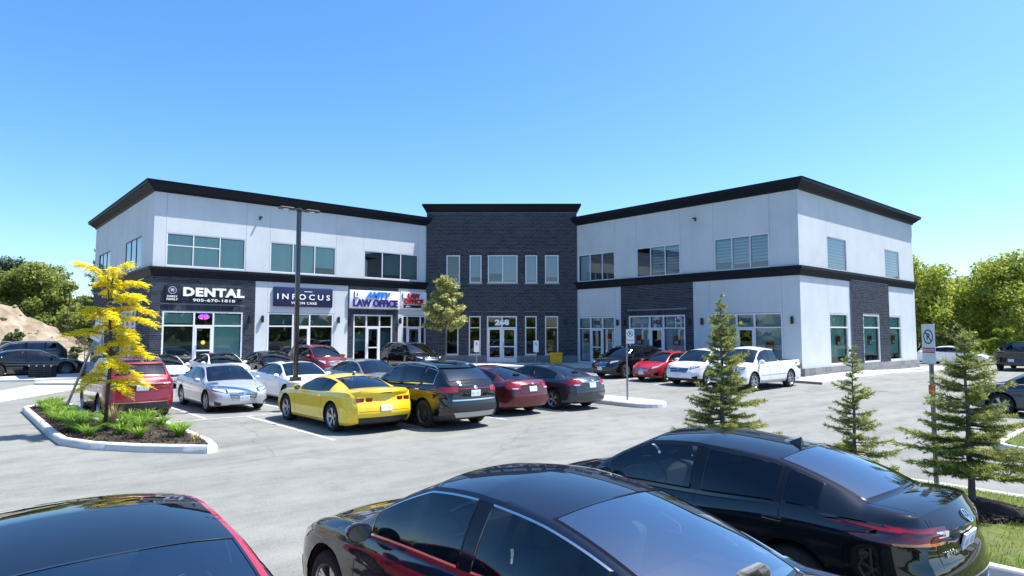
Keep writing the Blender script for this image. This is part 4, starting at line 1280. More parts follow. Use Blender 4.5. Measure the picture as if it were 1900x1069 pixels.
    for f in range(len(F)):
        c = Vector((0, 0, 0))
        for q in F[f]: c += V[q]
        c /= len(F[f])
        hit = False
        for ax in (xf, xr):
            if abs(c.y) > hw * .55 and c.z < H * .62 and (c.x - ax) ** 2 + (c.z - wr) ** 2 < ra ** 2: hit = True
        keep.append(not hit)
    removed = set(q for f in range(len(F)) if not keep[f] for q in F[f])
    kept = set(q for f in range(len(F)) if keep[f] for q in F[f])
    for q in removed & kept:
        p = V[q]
        for ax in (xf, xr):
            d = Vector((p.x - ax, p.z - wr))
            if d.length < ra * 1.5 and abs(p.y) > hw * .5 and p.z > clr + .005:
                d = d.normalized() * ra; V[q] = Vector((ax + d.x, p.y, wr + d.y))
    F2 = [F[i] for i in range(len(F)) if keep[i]]; T2 = [T[i] for i in range(len(F)) if keep[i]]
    # (make orientation outward)
    def sub(tags):
        mp = {}; vs = []; fs = []
        for f, t in zip(F2, T2):
            if t in tags:
                ff = []
                for q in f:
                    if q not in mp: mp[q] = len(vs); vs.append(V[q])
                    ff.append(mp[q])
                fs.append(tuple(ff[::-1]))
        return vs, fs
    bm = bmesh.new()
    bvm = MB(); bvm.v = [tuple(p) for p in V]; bvm.f = F2
    bvh = BVHTree.FromPolygons([tuple(p) for p in V], F2)
    bm.free()
    def emit(nm, tags, m, parent=root, angle=38, lab=None):
        vs, fs = sub(tags)
        if not fs: return None
        mb = MB(); mb.add(vs, fs); o = mb.build(nm, m, parent, angle=angle)
        return o
    body_o = emit('body', ('body',), body)
    if clad: emit('cladding', ('clad',), C_PLA)
    if roof is not None: emit('roof', ('roof',), roof if roof != 'pan' else C_GLOSS)
    for tg in ('pillarb_l', 'pillarb_r', 'pillarq_l', 'pillarq_r'): emit('pillar', (tg,), C_GLOSS)
    # ---- glass with trim ring
    tm_ = {'black': C_GLOSS, 'chrome': C_CHR, 'body': body}[trim]
    def window_(nm, tg, gm, tmat, thick=.016):
        vs, fs = sub((tg,))
        if not fs: return
        bm = bmesh.new(); bv = [bm.verts.new(p) for p in vs]
        for f in fs:
            try: bm.faces.new([bv[q] for q in f])
            except ValueError: pass
        bm.normal_update()
        r = bmesh.ops.inset_region(bm, faces=bm.faces[:], thickness=thick, depth=0, use_even_offset=True, use_boundary=True)
        ringf = list(r['faces'])
        rset = set(ringf)
        bm.normal_update()
        bm.verts.index_update()
        vl = [p.co.copy() for p in bm.verts]; nl = [p.normal.copy() for p in bm.verts]
        A = MB(); A.add([p + n * .002 for p, n in zip(vl, nl)], [[q.index for q in f.verts] for f in bm.faces if f not in rset])
        B = MB(); edge_x = [X(q) for q in list(st['bp']) + list(st['qp'] or ())]
        bd = [any(e.is_boundary for e in q.link_edges) for q in bm.verts]
        B.v = [tuple(p + n * (0 if z_ else .005)) for p, n, z_ in zip(vl, nl, bd)]
        for f in ringf:
            cx = f.calc_center_median().x
            # bright trim runs along the top and bottom only, not down the door pillars
            B.f.append(tuple(q.index for q in f.verts)); B.m.append(1 if any(abs(cx - q) < .02 for q in edge_x) else 0)
        bm.free()
        o = A.build(nm, gm, root, smooth=True); B.build('window_trim', [tmat, C_GLOSS], o, angle=40)
        return o
    gf = glassf or G_CLEAR; gr = glassr or G_TINT; gw = G_WIND; gb = rearglass or G_REAR
    window_('windshield', 'windshield', gw, C_GLOSS, .022); window_('rear_window', 'rear_window', gb, C_GLOSS, .022)
    for s in 'lr':
        window_('side_window', 'front_' + s, gf, tm_); window_('side_window', 'rear_' + s, gr, tm_); window_('side_window', 'quarter_' + s, gr, tm_)
    # ---- underbody, wheel wells
    mb = MB(); mb.box(-L * .5 + .25, L * .5 - .25, -hw + ww + .14, hw - ww - .14, clr + .02, clr + .22)
    mb.box(xr + ra + .02, xf - ra - .02, -hw + .13, hw - .13, clr - .01, clr + .12)
    mb.build('underbody', C_IN, root)
    for ax in (xf, xr):
        for s in (1, -1):
            mb = MB(); pts = []
            for q in range(13):
                a = R_(-12 + 204 * q / 12)
                pts.append((ax + math.cos(a) * (ra + .004), wr + math.sin(a) * (ra + .004)))
            y0, y1 = s * (hw - .05), s * (hw - ww - .16)
            for (p, q) in zip(pts[:-1], pts[1:]):
                mb.quad((p[0], y0, p[1]), (q[0], y0, q[1]), (q[0], y1, q[1]), (p[0], y1, p[1]))
            mb.add([(p[0], y1, p[1]) for p in pts], [tuple(range(len(pts)))])
            mb.build('wheel_liner', C_IN, root)
    # ---- wheels
    tmsh, rmsh, dmsh = wheel_meshes(rims)
    for ax in (xf, xr):
        for s in (1, -1):
            sc = (wr, ww / .64, wr)
            o = link_mesh('wheel', tmsh, root, (ax, s * (hw - ww / 2 - .025), wr), (0, random.uniform(0, 1.2), 0 if s > 0 else math.pi), sc)
            link_mesh('rim', rmsh, o); link_mesh('brake_disc', dmsh, o)
    # ---- cabin
    zf = clr + .12; sm = seats or C_SEAT
    xs_ = X(st['bp'][0] + .02)
    for s in (1, -1): link_mesh('seat', seat_mesh('front', sm), root, (xs_ + .12, s * hw * .40, zf + .10 + .06 * (H > 1.55)))
    if style != 'coupe': link_mesh('rear_seat', seat_mesh('rear', sm), root, (X((st['qp'] or st['dlo'])[0] - .0 if style != 'pickup' else .52), 0, zf + .12 + .06 * (H > 1.55)), (0, 0, 0), (1, hw * 1.15, 1))
    mb = MB(); xc = X(st['cowl'] + .02)
    mb.bbox(xc - .42, xc + .02, -hw * .80, hw * .80, zf + .3, top(st['cowl']) - .05, .05)
    mb.box(-L * .34, xc, -hw + .12, hw - .12, zf - .06, zf)
    mb.box(X(st['gb']) - .05, X(min(st['rr'] + .06, st['gb'] - .02)), -hw * .72, hw * .72, zf, top(st['gb']) - .10)
    mb.build('dashboard', C_DASH, root, angle=40)
    mb = MB(); sw = [(xc - .50 + .10 * math.sin(a) * .5, hw * .40 + .18 * math.cos(a), zf + .58 + .17 * math.sin(a)) for a in np.linspace(0, 2 * math.pi, 20)]
    mb.tube(sw, .016, 6, cap=False); mb.tube([(xc - .5, hw * .4 - .17, zf + .58), (xc - .5, hw * .4 + .17, zf + .58)], .02, 6); mb.build('steering_wheel', C_PLA, root, angle=50)
    # ---- surface helpers
    def hitx(y, z, sgn):
        for sh in np.linspace(0, .10, 6):
            yy = y * (1 - sh)
            r = bvh.ray_cast(Vector((sgn * (L / 2 + 1), yy, z)), Vector((-sgn, 0, 0)))
            if r[0] is not None: return r[0], r[1]
        return None, None
    def hity(x, z, s):
        r = bvh.ray_cast(Vector((x, s * 3, z)), Vector((0, -s, 0)))
        return r[0], r[1]
    def hitz(x, y):
        r = bvh.ray_cast(Vector((x, y, 4)), Vector((0, 0, -1)))
        return r[0], r[1]
    def patch(nm, quad, m, sgn, parent=root, off=.008, nx=8, ny=3, cast='x', mirror=False, skirt=.012):
        """plate that hugs the body; quad = 4 (a, b) corners in the cast plane (a = y or x, b = z or y)"""
        o = None
        for mir in ((1, -1) if mirror else (1,)):
            grid = []
            for iy in range(ny + 1):
                row = []
                for ix in range(nx + 1):
                    fx, fy = ix / nx, iy / ny
                    a = (quad[0][0] * (1 - fx) + quad[1][0] * fx) * (1 - fy) + (quad[3][0] * (1 - fx) + quad[2][0] * fx) * fy
                    b = (quad[0][1] * (1 - fx) + quad[1][1] * fx) * (1 - fy) + (quad[3][1] * (1 - fx) + quad[2][1] * fx) * fy
                    if cast == 'x': p, n = hitx(a * mir, b, sgn)
                    elif cast == 'y': p, n = hity(a, b, sgn * mir)
                    else: p, n = hitz(a, b * mir)
                    if p is None: row.append(None); continue
                    ref = Vector((sgn, 0, 0)) if cast == 'x' else (Vector((0, sgn * mir, 0)) if cast == 'y' else Vector((0, 0, 1)))
                    if n.dot(ref) < 0: n = -n
                    edge = ix in (0, nx) or iy in (0, ny)
                    row.append((p + n * off, p - n * skirt, edge))
                grid.append(row)
            mb = MB(); idx = {}
            for iy in range(ny + 1):
                for ix in range(nx + 1):
                    if grid[iy][ix] is not None: idx[(iy, ix)] = len(mb.v); mb.v.append(tuple(grid[iy][ix][0]))
            for iy in range(ny):
                for ix in range(nx):
                    q = [(iy, ix), (iy, ix + 1), (iy + 1, ix + 1), (iy + 1, ix)]
                    if all(c in idx for c in q):
                        # a jump of more than 25 cm means the ray went past an edge
                        pts = [Vector(mb.v[idx[c]]) for c in q]
                        if max((pts[a] - pts[b]).length for a in range(4) for b in range(a)) < .45:
                            mb.f.append(tuple(idx[c] for c in q)); mb.m.append(0)
            if not mb.f: continue
            # skirt to the body so the plate has thickness
            from collections import Counter
            ec = Counter(); 
            for f in mb.f:
                for q in range(4): ec[tuple(sorted((f[q], f[(q + 1) % 4])))] += 1
            inv = {v_: k_ for k_, v_ in idx.items()}
            low = {}
            for e_, c_ in list(ec.items()):
                if c_ == 1:
                    for q in e_:
                        if q not in low:
                            k_ = inv[q]; low[q] = len(mb.v); mb.v.append(tuple(grid[k_[0]][k_[1]][1]))
                    mb.f.append((e_[0], e_[1], low[e_[1]], low[e_[0]])); mb.m.append(0)
            o = mb.build(nm, m, parent, angle=45)
        return o
    def seam(pts, cast, s=1, w=.008, nm='panel_seam', m=None, off=.0015):
        """dark shut line: a thin ribbon on the surface"""
        P = []
        pts = resample(pts, .05, closed=False)
        for a, b in pts:
            p, n = (hity(a, b, s) if cast == 'y' else hitz(a, b) if cast == 'z' else hitx(a, b, s))
            if p is None: continue
            ref = Vector((0, s, 0)) if cast == 'y' else Vector((0, 0, 1)) if cast == 'z' else Vector((s, 0, 0))
            if n.dot(ref) < 0: n = -n
            if P and (p - P[-1][0]).length > .3: break
            P.append((p, n))
        if len(P) < 2: return
        mb = MB(); vs = []
        for i, (p, n) in enumerate(P):
            d = (P[min(i + 1, len(P) - 1)][0] - P[max(i - 1, 0)][0]).normalized(); sd = n.cross(d).normalized() * w / 2
            vs += [p + n * off - sd, p + n * off + sd]
        mb.add(vs, [(2 * i, 2 * i + 1, 2 * i + 3, 2 * i + 2) for i in range(len(P) - 1)])
        return mb.build(nm, m or C_GLOSS, root, smooth=True)
    def plate_(sgn, z, y=0, w=.305, h=.155):
        p, n = hitx(y, z, sgn)
        if p is None: return
        t_ = Vector((n.x, 0, n.z)).normalized()
        if t_.dot(Vector((sgn, 0, 0))) < 0: t_ = -t_
        yx = Vector((0, 1, 0)) * sgn; up = t_.cross(yx).normalized()
        if up.z < 0: up = -up
        M = Matrix(((yx.x, up.x, t_.x, p.x + t_.x * .012), (yx.y, up.y, t_.y, p.y), (yx.z, up.z, t_.z, p.z + t_.z * .012), (0, 0, 0, 1)))
        mb = MB(); mb.bbox(-w / 2, w / 2, -h / 2, h / 2, -.01, .012, .006, M); o = mb.build('licence_plate', C_PLATE, root)
        mb = MB()
        for q in range(7):
            if q == 3: continue
            x0 = -.122 + q * .036; hh = .032
            mb.box(x0, x0 + .007, -hh, hh, .013, .0145, M); mb.box(x0 + .007, x0 + .021, (hh - .012) * (1 if q % 2 else -1), (hh) * (1 if q % 2 else -.62) if q % 2 else -hh + .024, .013, .0145, M)
        mb.build('plate_mark', C_PLTX, o)
    # ---- shut lines
    for s in (1, -1):
        dd = st['doors']; zb_ = lambda t: pchip(st['belt'], t) * H
        for i, t in enumerate(dd):
            x = X(t)
            if i == len(dd) - 1 and style not in ('pickup', 'coupe'):
                seam([(x + .10, zb_(t) - .02), (x + .08, wr + ra + .12), (xr + ra + .06, wr + .12), (xr + ra + .10, clr + .07)], 'y', s)
            elif i == 0:
                seam([(x - .02, zb_(t) - .01), (x + .015, .55 * zb_(t)), (x - .03, clr + .07)], 'y', s)
            else:
                seam([(x, zb_(t) - .005), (x, clr + .07)], 'y', s)
        seam([(X(dd[0]) - .03, clr + .075), (X(dd[-1]) + .1 if style in ('pickup', 'coupe') else xr + ra + .1, clr + .075)], 'y', s)
        # handles
        for t in dd[1:]:
            p, n = hity(X(t) + .14, zb_(t) - .10, s)
            if p is not None:
                mb = MB(); M = Matrix.Translation(p + Vector((0, s * .012, 0))); mb.bbox(-.09, .09, -.016, .016, -.017, .017, .01, M)
                mb.build('door_handle', C_CHR if trim == 'chrome' else body, root, angle=40)
        # hood and boot edges
        tn = .05
        seam([(X(tn) - .02, s * .5 * hw), (X(.12), s * .66 * hw), (X(st['cowl'] - .012), s * .80 * hw)], 'z')
        if style in ('sedan', 'coupe'): seam([(X(st['gb'] - .02), s * .66 * hw), (X(.95), s * .66 * hw), (X(.985), s * .64 * hw)], 'z')
        # mirrors
        tmx = st['dlo'][0] + .01; p, n = hity(X(tmx), zb_(tmx) + .03, s)
        if p is not None:
            mb = MB(); M = Matrix.Translation((p.x + .02, p.y + s * .13, p.z + .05)) @ Matrix.Rotation(R_(-8 * s), 4, 'Z')
            big = 1.15 if H > 1.6 else .85
            vs = []
            mb.lathe([(0, -.055), (.045, -.05), (.075, -.02), (.085, .03), (.08, .05), (0, .05)], 14, M @ Matrix.Rotation(R_(-90), 4, 'Y') @ Matrix.Diagonal((big, 1.45 * big, 1, 1)))
            mb.bbox(-.03, .03, -.10, .02, -.06, -.03, .01, M if s > 0 else M @ Matrix.Rotation(math.pi, 4, 'Z'))
            mo = mb.build('mirror', body, root, angle=50)
            mb = MB(); mb.lathe([(0, .052), (.072, .052)], 14, M @ Matrix.Rotation(R_(-90), 4, 'Y') @ Matrix.Diagonal((big, 1.4 * big, 1, 1))); mb.build('mirror_glass', mat('mirror_dark', (.25, .27, .3), .05, 1.0), mo)
    seam([(X(st['cowl'] - .015), -hw * .78), (X(st['cowl'] - .03), 0), (X(st['cowl'] - .015), hw * .78)], 'z')
    seam([(X(.045), -hw * .48), (X(.035), 0), (X(.045), hw * .48)], 'z')
    if rails:
        for s in (1, -1):
            t0, t1 = st['rf'] + .03, st['rr'] - .02; mb = MB(); pts = []
            for q in range(13):
                t = t0 + (t1 - t0) * q / 12; yy = pchip(st['rail'], t) * hw * .97
                p, n = hitz(X(t), s * yy); lift = .035 if 0 < q < 12 else -.005
                pts.append((p.x, p.y, p.z + lift))
            mb.tube(pts, [.012] + [.017] * 11 + [.012], 8); mb.build('roof_rail', C_CHR if rails == 'chrome' else C_GLOSS, root, angle=50)
    if fin:
        p, n = hitz(X(st['rr'] - .02), 0)
        mb = MB(); mb.add([(p.x + .10, 0, p.z - .005), (p.x - .07, .035, p.z - .01), (p.x - .07, -.035, p.z - .01), (p.x - .06, .006, p.z + .07), (p.x - .06, -.006, p.z + .07), (p.x - .02, 0, p.z + .05)], [(0, 1, 3, 5), (0, 5, 4, 2), (1, 2, 4, 3), (3, 4, 5)])
        mb.build('antenna_fin', body if body is not P_YELLOW else C_GLOSS, root)
    if bedliner:
        t0, t1 = st['gb'] + .02, .985; yb = hw * .80; zr_ = top(.8) - .005; mb = MB()
        a, b = X(t0), X(t1) + .04; zfl = .60 * H * .72
        mb.quad((a, -yb, zfl), (b, -yb, zfl), (b, yb, zfl), (a, yb, zfl))
        for s in (1, -1): mb.quad((a, s * yb, zfl), (b, s * yb, zfl), (b, s * yb, zr_ - .01), (a, s * yb, zr_ - .01)); mb.quad((a, s * yb, zr_ - .01), (b, s * yb, zr_ - .01), (b, s * (hw * .905), zr_ - .004), (a, s * (hw * .905), zr_ - .004))
        mb.quad((a, -yb, zfl), (a, yb, zfl), (a, yb, zr_ - .02), (a, -yb, zr_ - .02)); mb.quad((b, -yb, zfl), (b, yb, zfl), (b, yb, zr_ - .02), (b, -yb, zr_ - .02))
        mb.build('bed_liner', C_PLA, root)
    env = dict(patch=patch, seam=seam, hitx=hitx, hity=hity, hitz=hitz, plate=plate_, root=root, L=L, W=W, H=H, hw=hw, X=X, xf=xf, xr=xr, body=body, wr=wr, ra=ra, st=st, top=top, clr=clr)
    for fn_ in fascia: fn_(env)
    return root

# ---- fronts and rears (positions as shares of half width and metres of height)
def emblem(e, sgn, z, r=.05, m=None):
    p, n = e['hitx'](0, z, sgn)
    if p is None: return
    if n.x * sgn < 0: n = -n
    M = Matrix.Translation(p + n * .004) @ n.to_track_quat('Z', 'Y').to_matrix().to_4x4()
    mb = MB(); mb.lathe([(r * .78, 0), (r * .78, .012), (r, .012), (r, 0)], 20, M, close=True); mb.bbox(-r * .12, r * .12, -r * .8, r * .8, 0, .01, .002, M); mb.bbox(-r * .75, r * .75, -r * .14, r * .14, 0, .01, .002, M)
    mb.build('emblem', m or C_CHR, e['root'], angle=40)

def front_bars(z0, z1, y0=.5, y1=.42, bars=4, light=(.56, .95, .60, .70), lamp=C_CLEAR, fog=True, plate_z=.42, barm=None, grille_m=None, lower=(.24, .36, .62)):
    def f(e):
        p = e['patch']; hw = e['hw']
        p('grille', [(-y0 * hw, z1), (y0 * hw, z1), (y1 * hw, z0), (-y1 * hw, z0)], grille_m or C_PLA, 1, off=.004, nx=12, ny=4)
        for i in range(bars):
            z = z0 + (z1 - z0) * (i + .5) / bars; y = (y1 + (y0 - y1) * (i + .5) / bars) * hw * .97
            p('grille_bar', [(-y, z + .011), (y, z + .011), (y, z - .011), (-y, z - .011)], barm or C_CHR, 1, off=.014, nx=12, ny=1)
        a, b, za, zb = light
        p('headlight', [(a * hw, zb - .02), (b * hw, zb + .045), (b * hw, zb - .04), (a * hw * 1.02, za)], C_LAMPBASE, 1, off=.006, nx=8, ny=3, mirror=True)
        p('headlight_lens', [((a + .05) * hw, zb - .03), ((b - .06) * hw, zb + .02), ((b - .08) * hw, zb - .03), ((a + .07) * hw, za + .015)], lamp, 1, off=.012, nx=6, ny=2, mirror=True)
        p('lower_intake', [(-lower[2] * hw, lower[1]), (lower[2] * hw, lower[1]), (lower[2] * hw * .92, lower[0]), (-lower[2] * hw * .92, lower[0])], C_PLA, 1, off=.004, nx=10, ny=2)
        if fog: p('fog_light', [(.70 * hw, lower[1] + .05), (.90 * hw, lower[1] + .10), (.88 * hw, lower[0] + .04), (.74 * hw, lower[0] + .02)], C_GLOSS, 1, off=.006, nx=5, ny=3, mirror=True)
        emblem(e, 1, z1 - (z1 - z0) * .2, .055)
        e['plate'](1, plate_z)
    return f

def rear_std(lights, plate_z=.80, lm=C_TAIL, strip=None, bumper_dark=None, em=None, refl=None, clearband=None):
    """lights: list of (y0,y1,z0,z1) shares of half width / metres"""
    def f(e):
        p = e['patch']; hw = e['hw']
        for (y0, y1, z0, z1) in lights:
            p('tail_light', [(y0 * hw, z1), (y1 * hw, z1), (y1 * hw, z0), (y0 * hw, z0)], lm, -1, off=.008, nx=9, ny=4, mirror=True)
        if clearband:
            y0, y1, z0, z1 = clearband; p('reverse_light', [(y0 * hw, z1), (y1 * hw, z1), (y1 * hw, z0), (y0 * hw, z0)], C_CLEAR, -1, off=.013, nx=4, ny=2, mirror=True)
        if strip:
            y, z0, z1, m = strip; p('trim_strip', [(-y * hw, z1), (y * hw, z1), (y * hw, z0), (-y * hw, z0)], m, -1, off=.010, nx=12, ny=1)
        if bumper_dark:
            y, z0, z1 = bumper_dark; p('bumper_insert', [(-y * hw, z1), (y * hw, z1), (y * hw * .9, z0), (-y * hw * .9, z0)], C_PLA, -1, off=.006, nx=14, ny=3)
        if refl: p('reflector', [(.62 * hw, refl + .03), (.84 * hw, refl + .03), (.84 * hw, refl - .02), (.62 * hw, refl - .02)], C_TAIL, -1, off=.008, nx=4, ny=1, mirror=True)
        for s in (1, -1):
            e['seam']([(s * .60 * hw, e['top'](.97) - .04), (s * .58 * hw, .62 * e['H']), (s * .50 * hw, plate_z - .12)], 'x', -1)
        e['seam']([(-.5 * hw, plate_z - .125), (.5 * hw, plate_z - .125)], 'x', -1)
        if em: emblem(e, -1, em, .05)
        e['plate'](-1, plate_z)
    return f
# ---- the parked cars. headings: 90 = towards +Y (away from camera, left), -90 = towards the camera, 180 = towards -X
def cname(k): return k
# near row (noses away from the camera)
def jetta_rear(e):
    p = e['patch']; hw = e['hw']
    p('tail_light', [(.46 * hw, .97), (.985 * hw, .985), (.985 * hw, .86), (.50 * hw, .845)], C_TAILD, -1, off=.008, nx=12, ny=4, mirror=True)
    p('reverse_light', [(.44 * hw, .94), (.60 * hw, .94), (.60 * hw, .90), (.46 * hw, .90)], C_CLEAR, -1, off=.010, nx=5, ny=1, mirror=True)
    p('turn_light', [(.52 * hw, .868), (.93 * hw, .868), (.93 * hw, .85), (.54 * hw, .85)], C_AMB, -1, off=.013, nx=6, ny=1, mirror=True)
    p('light_strip', [(.60 * hw, .962), (.95 * hw, .968), (.95 * hw, .945), (.66 * hw, .94)], C_TAIL, -1, off=.013, nx=8, ny=1, mirror=True)
    p('bumper_insert', [(-.78 * hw, .36), (.78 * hw, .36), (.70 * hw, .25), (-.70 * hw, .25)], C_PLA, -1, off=.006, nx=14, ny=2)
    p('trim_strip', [(-.76 * hw, .385), (.76 * hw, .385), (.76 * hw, .37), (-.76 * hw, .37)], C_CHR, -1, off=.01, nx=14, ny=1)
    e['seam']([(-.60 * hw, .70), (.60 * hw, .70)], 'x', -1)
    for s in (1, -1): e['seam']([(s * .60 * hw, 1.02), (s * .60 * hw, .70)], 'x', -1)
    p_, n_ = e['hitx'](0, .985, -1)
    if n_.x > 0: n_ = -n_
    z_ = n_.normalized(); x_ = Vector((0, 0, 1)).cross(z_).normalized(); y_ = z_.cross(x_)
    M = Matrix(((x_.x, y_.x, z_.x, p_.x + z_.x * .004), (x_.y, y_.y, z_.y, p_.y), (x_.z, y_.z, z_.z, p_.z + z_.z * .004), (0, 0, 0, 1))); r = .058
    mb = MB(); mb.lathe([(r * .84, 0), (r * .84, .012), (r, .012), (r, 0)], 24, M, close=True)
    def stroke(a, b, w=.010):
        a, b = Vector(a) * r, Vector(b) * r; d = (b - a).normalized(); q = Vector((-d.y, d.x)) * w / 2
        mb.prism([tuple(a - q), tuple(b - q), tuple(b + q), tuple(a + q)], 0, .009, M)
    stroke((-.42, .72), (-.02, .02)); stroke((.42, .72), (.02, .02)); stroke((-.78, .28), (-.34, -.76)); stroke((-.34, -.76), (0, -.08)); stroke((0, -.08), (.34, -.76)); stroke((.34, -.76), (.78, .28))
    mb.build('emblem', C_CHR, e['root'], angle=40)
    e['plate'](-1, .80)
    # model lettering low on the left of the boot lid
    q, n = e['hitx'](.40 * hw, .755, -1)
    me = text_mesh('JETTA', .1, .006, .002, .20, .04); me.materials.clear(); me.materials.append(C_CHR)
    if n.x > 0: n = -n
    up = Vector((0, 0, 1)); z_ = n.normalized(); x_ = up.cross(z_).normalized(); y_ = z_.cross(x_)
    me.transform(Matrix(((x_.x, y_.x, z_.x, q.x + n.x * .008), (x_.y, y_.y, z_.y, q.y + n.y * .008), (x_.z, y_.z, z_.z, q.z + n.z * .008), (0, 0, 0, 1))))
    link_mesh('badge_lettering', me, e['root'])
def inf_front(e):
    front_bars(.50, .70, .42, .36, 4, light=(.52, .94, .60, .72))(e)
F_STD = front_bars(.50, .66, .48, .40, 4)
CARS = {}
CARS['inf'] = car('sedan_car', 'black sedan with chrome window trim in the centre foreground', 'car', 'sedan', (3.40, 3.69), 90, L=4.90, W=1.79, H=1.475, wb=2.88, fo=.90, body=P_BLACKBLUE, glassf=glass('glass_mid', (.34, .42, .41), base=.03), glassr=glass('glass_mid2', (.22, .27, .27), base=.03), rearglass=glass('rear_glass_pale', (.34, .41, .42), base=.32), trim='chrome', seats=C_SEATL, rims='five',
    over=dict(dlo=(.315, .845), qp=(.775, .782), top=[(0, .45, 0), (.025, .505, .004), (.265, .665, .026), (.435, .97, .024), (.54, 1.0, .006), (.665, .962, .006), (.865, .735, .022), (.965, .715, .008), (1, .64, 0)], rail=[(0, .60), (.1, .73), (.265, .85), (.435, .69), (.54, .67), (.665, .65), (.865, .68), (.96, .72), (1, .64)], gb=.865, rr=.665, rf=.435, cowl=.265),
    fascia=(inf_front, rear_std([(.52, .97, .80, .95)], .72)), rounder=.75)
CARS['jetta'] = car('sedan_car', 'glossy black sedan with dark tinted windows in the right foreground', 'car', 'sedan', (6.44, 3.95), 90, L=4.60, W=1.77, H=1.45, wb=2.66, fo=.86, body=P_BLACK, glassf=G_CLEAR, glassr=glass('glass_privacy', (.02, .022, .025), base=.015), rearglass=glass('rear_glass_sky', (.07, .09, .10), base=.27), trim='black', rims='dark', fin=True,
    over=dict(top=[(0, .46, 0), (.025, .505, .004), (.255, .66, .022), (.42, .965, .022), (.54, 1.0, .006), (.715, .955, .006), (.885, .765, .016), (.968, .748, .006), (1, .66, 0)], rr=.715, gb=.885, dlo=(.315, .815), rail=[(0, .62), (.1, .74), (.255, .85), (.425, .69), (.54, .68), (.715, .66), (.885, .70), (.96, .76), (1, .70)]),
    tail=[(.2, .10), (.35, .02), (.5, 0), (.66, .03), (.78, .09), (.9, .06), (1.02, .03), (1.08, 0), (1.3, 0)], fascia=(F_STD, jetta_rear))
CARS['red_fg'] = car('sedan_car', 'red car with a glossy black roof at the bottom left corner', 'car', 'sedan', (0.66, 4.70), 90, L=4.70, W=1.85, H=1.47, wb=2.80, fo=.90, body=P_PINKRED, glassf=G_CLEAR, glassr=G_TINT, rearglass=glass('rear_glass_blue', (.22, .28, .31), base=.18), roof=paint('roof_black_gloss', (.005, .007, .012), 0, .12), rims='dark', seats=C_SEATL,
    over=dict(rail=[(0, .62), (.1, .74), (.255, .85), (.425, .74), (.54, .73), (.685, .72), (.855, .74), (.96, .74), (1, .66)]), fascia=(F_STD, rear_std([(.5, .97, .82, .96)], .70)))

# middle row
def camaro_rear(e):
    p = e['patch']; hw = e['hw']
    p('light_panel', [(-.80 * hw, .905), (.80 * hw, .905), (.78 * hw, .745), (-.78 * hw, .745)], e['body'], -1, off=.004, nx=14, ny=2)
    for a, b in ((.36, .54), (.58, .78)):
        p('tail_light', [(a * hw, .885), (b * hw, .885), ((b - .015) * hw, .79), ((a + .015) * hw, .79)], C_TAILD, -1, off=.012, nx=4, ny=2, mirror=True)
        p('tail_light_lens', [((a + .03) * hw, .87), ((b - .03) * hw, .87), ((b - .04) * hw, .805), ((a + .04) * hw, .805)], C_TAIL, -1, off=.018, nx=3, ny=1, mirror=True)
    p('diffuser', [(-.74 * hw, .41), (.74 * hw, .41), (.70 * hw, .285), (-.70 * hw, .285)], C_PLA, -1, off=.008, nx=14, ny=2)
    p('brake_light', [(-.16 * hw, 1.0), (.16 * hw, 1.0), (.16 * hw, .985), (-.16 * hw, .985)], C_TAILD, -1, off=.01, nx=4, ny=1)
    p('marker_light', [(-1.83, .62), (-1.63, .62), (-1.63, .59), (-1.83, .59)], C_TAILD, 1, off=.008, nx=3, ny=1, cast='y', mirror=True)
    e['seam']([(-.78 * hw, .56), (.78 * hw, .56)], 'x', -1)
    emblem(e, -1, .84, .05); e['plate'](-1, .63)
CARS['camaro'] = car('coupe_car', 'bright yellow sports coupe with black alloy wheels and four square tail lights', 'car', 'coupe', (8.45, 16.85), 90, L=4.84, W=1.92, H=1.38, wb=2.85, fo=.95, wr=.36, ww=.26, body=P_YELLOW, glassf=glass('glass_dark', (.05, .06, .07), base=.04), glassr=G_TINT, rearglass=glass('rear_glass_dim', (.16, .18, .2), base=.09), rims='five', fin=True, hips=.008, fascia=(front_bars(.52, .66, .6, .55, 3), camaro_rear),
    tail=[(.2, .12), (.38, .05), (.5, 0), (.7, .02), (.8, .08), (.95, .06), (1.05, -.02), (1.1, -.05), (1.3, 0)])
def santafe_rear(e):
    p = e['patch']; hw = e['hw']
    rear_std([(.55, .985, .96, 1.10)], .93, strip=(.62, 1.045, 1.06, C_TAIL), em=1.07)(e)
    p('chrome_garnish', [(-.74 * hw, .785), (.74 * hw, .785), (.70 * hw, .75), (-.70 * hw, .75)], C_CHR, -1, off=.012, nx=14, ny=2)
    p('bumper_insert', [(-.80 * hw, .66), (.80 * hw, .66), (.80 * hw, .48), (-.80 * hw, .48)], C_PLA, -1, off=.008, nx=14, ny=2)
    p('skid_plate', [(-.70 * hw, .46), (.70 * hw, .46), (.58 * hw, .28), (-.58 * hw, .28)], C_RIM, -1, off=.012, nx=14, ny=3)
    p('rear_spoiler', [(-.66 * hw, 1.60), (.66 * hw, 1.60), (.66 * hw, 1.545), (-.66 * hw, 1.545)], C_GLOSS, -1, off=.03, nx=12, ny=1)
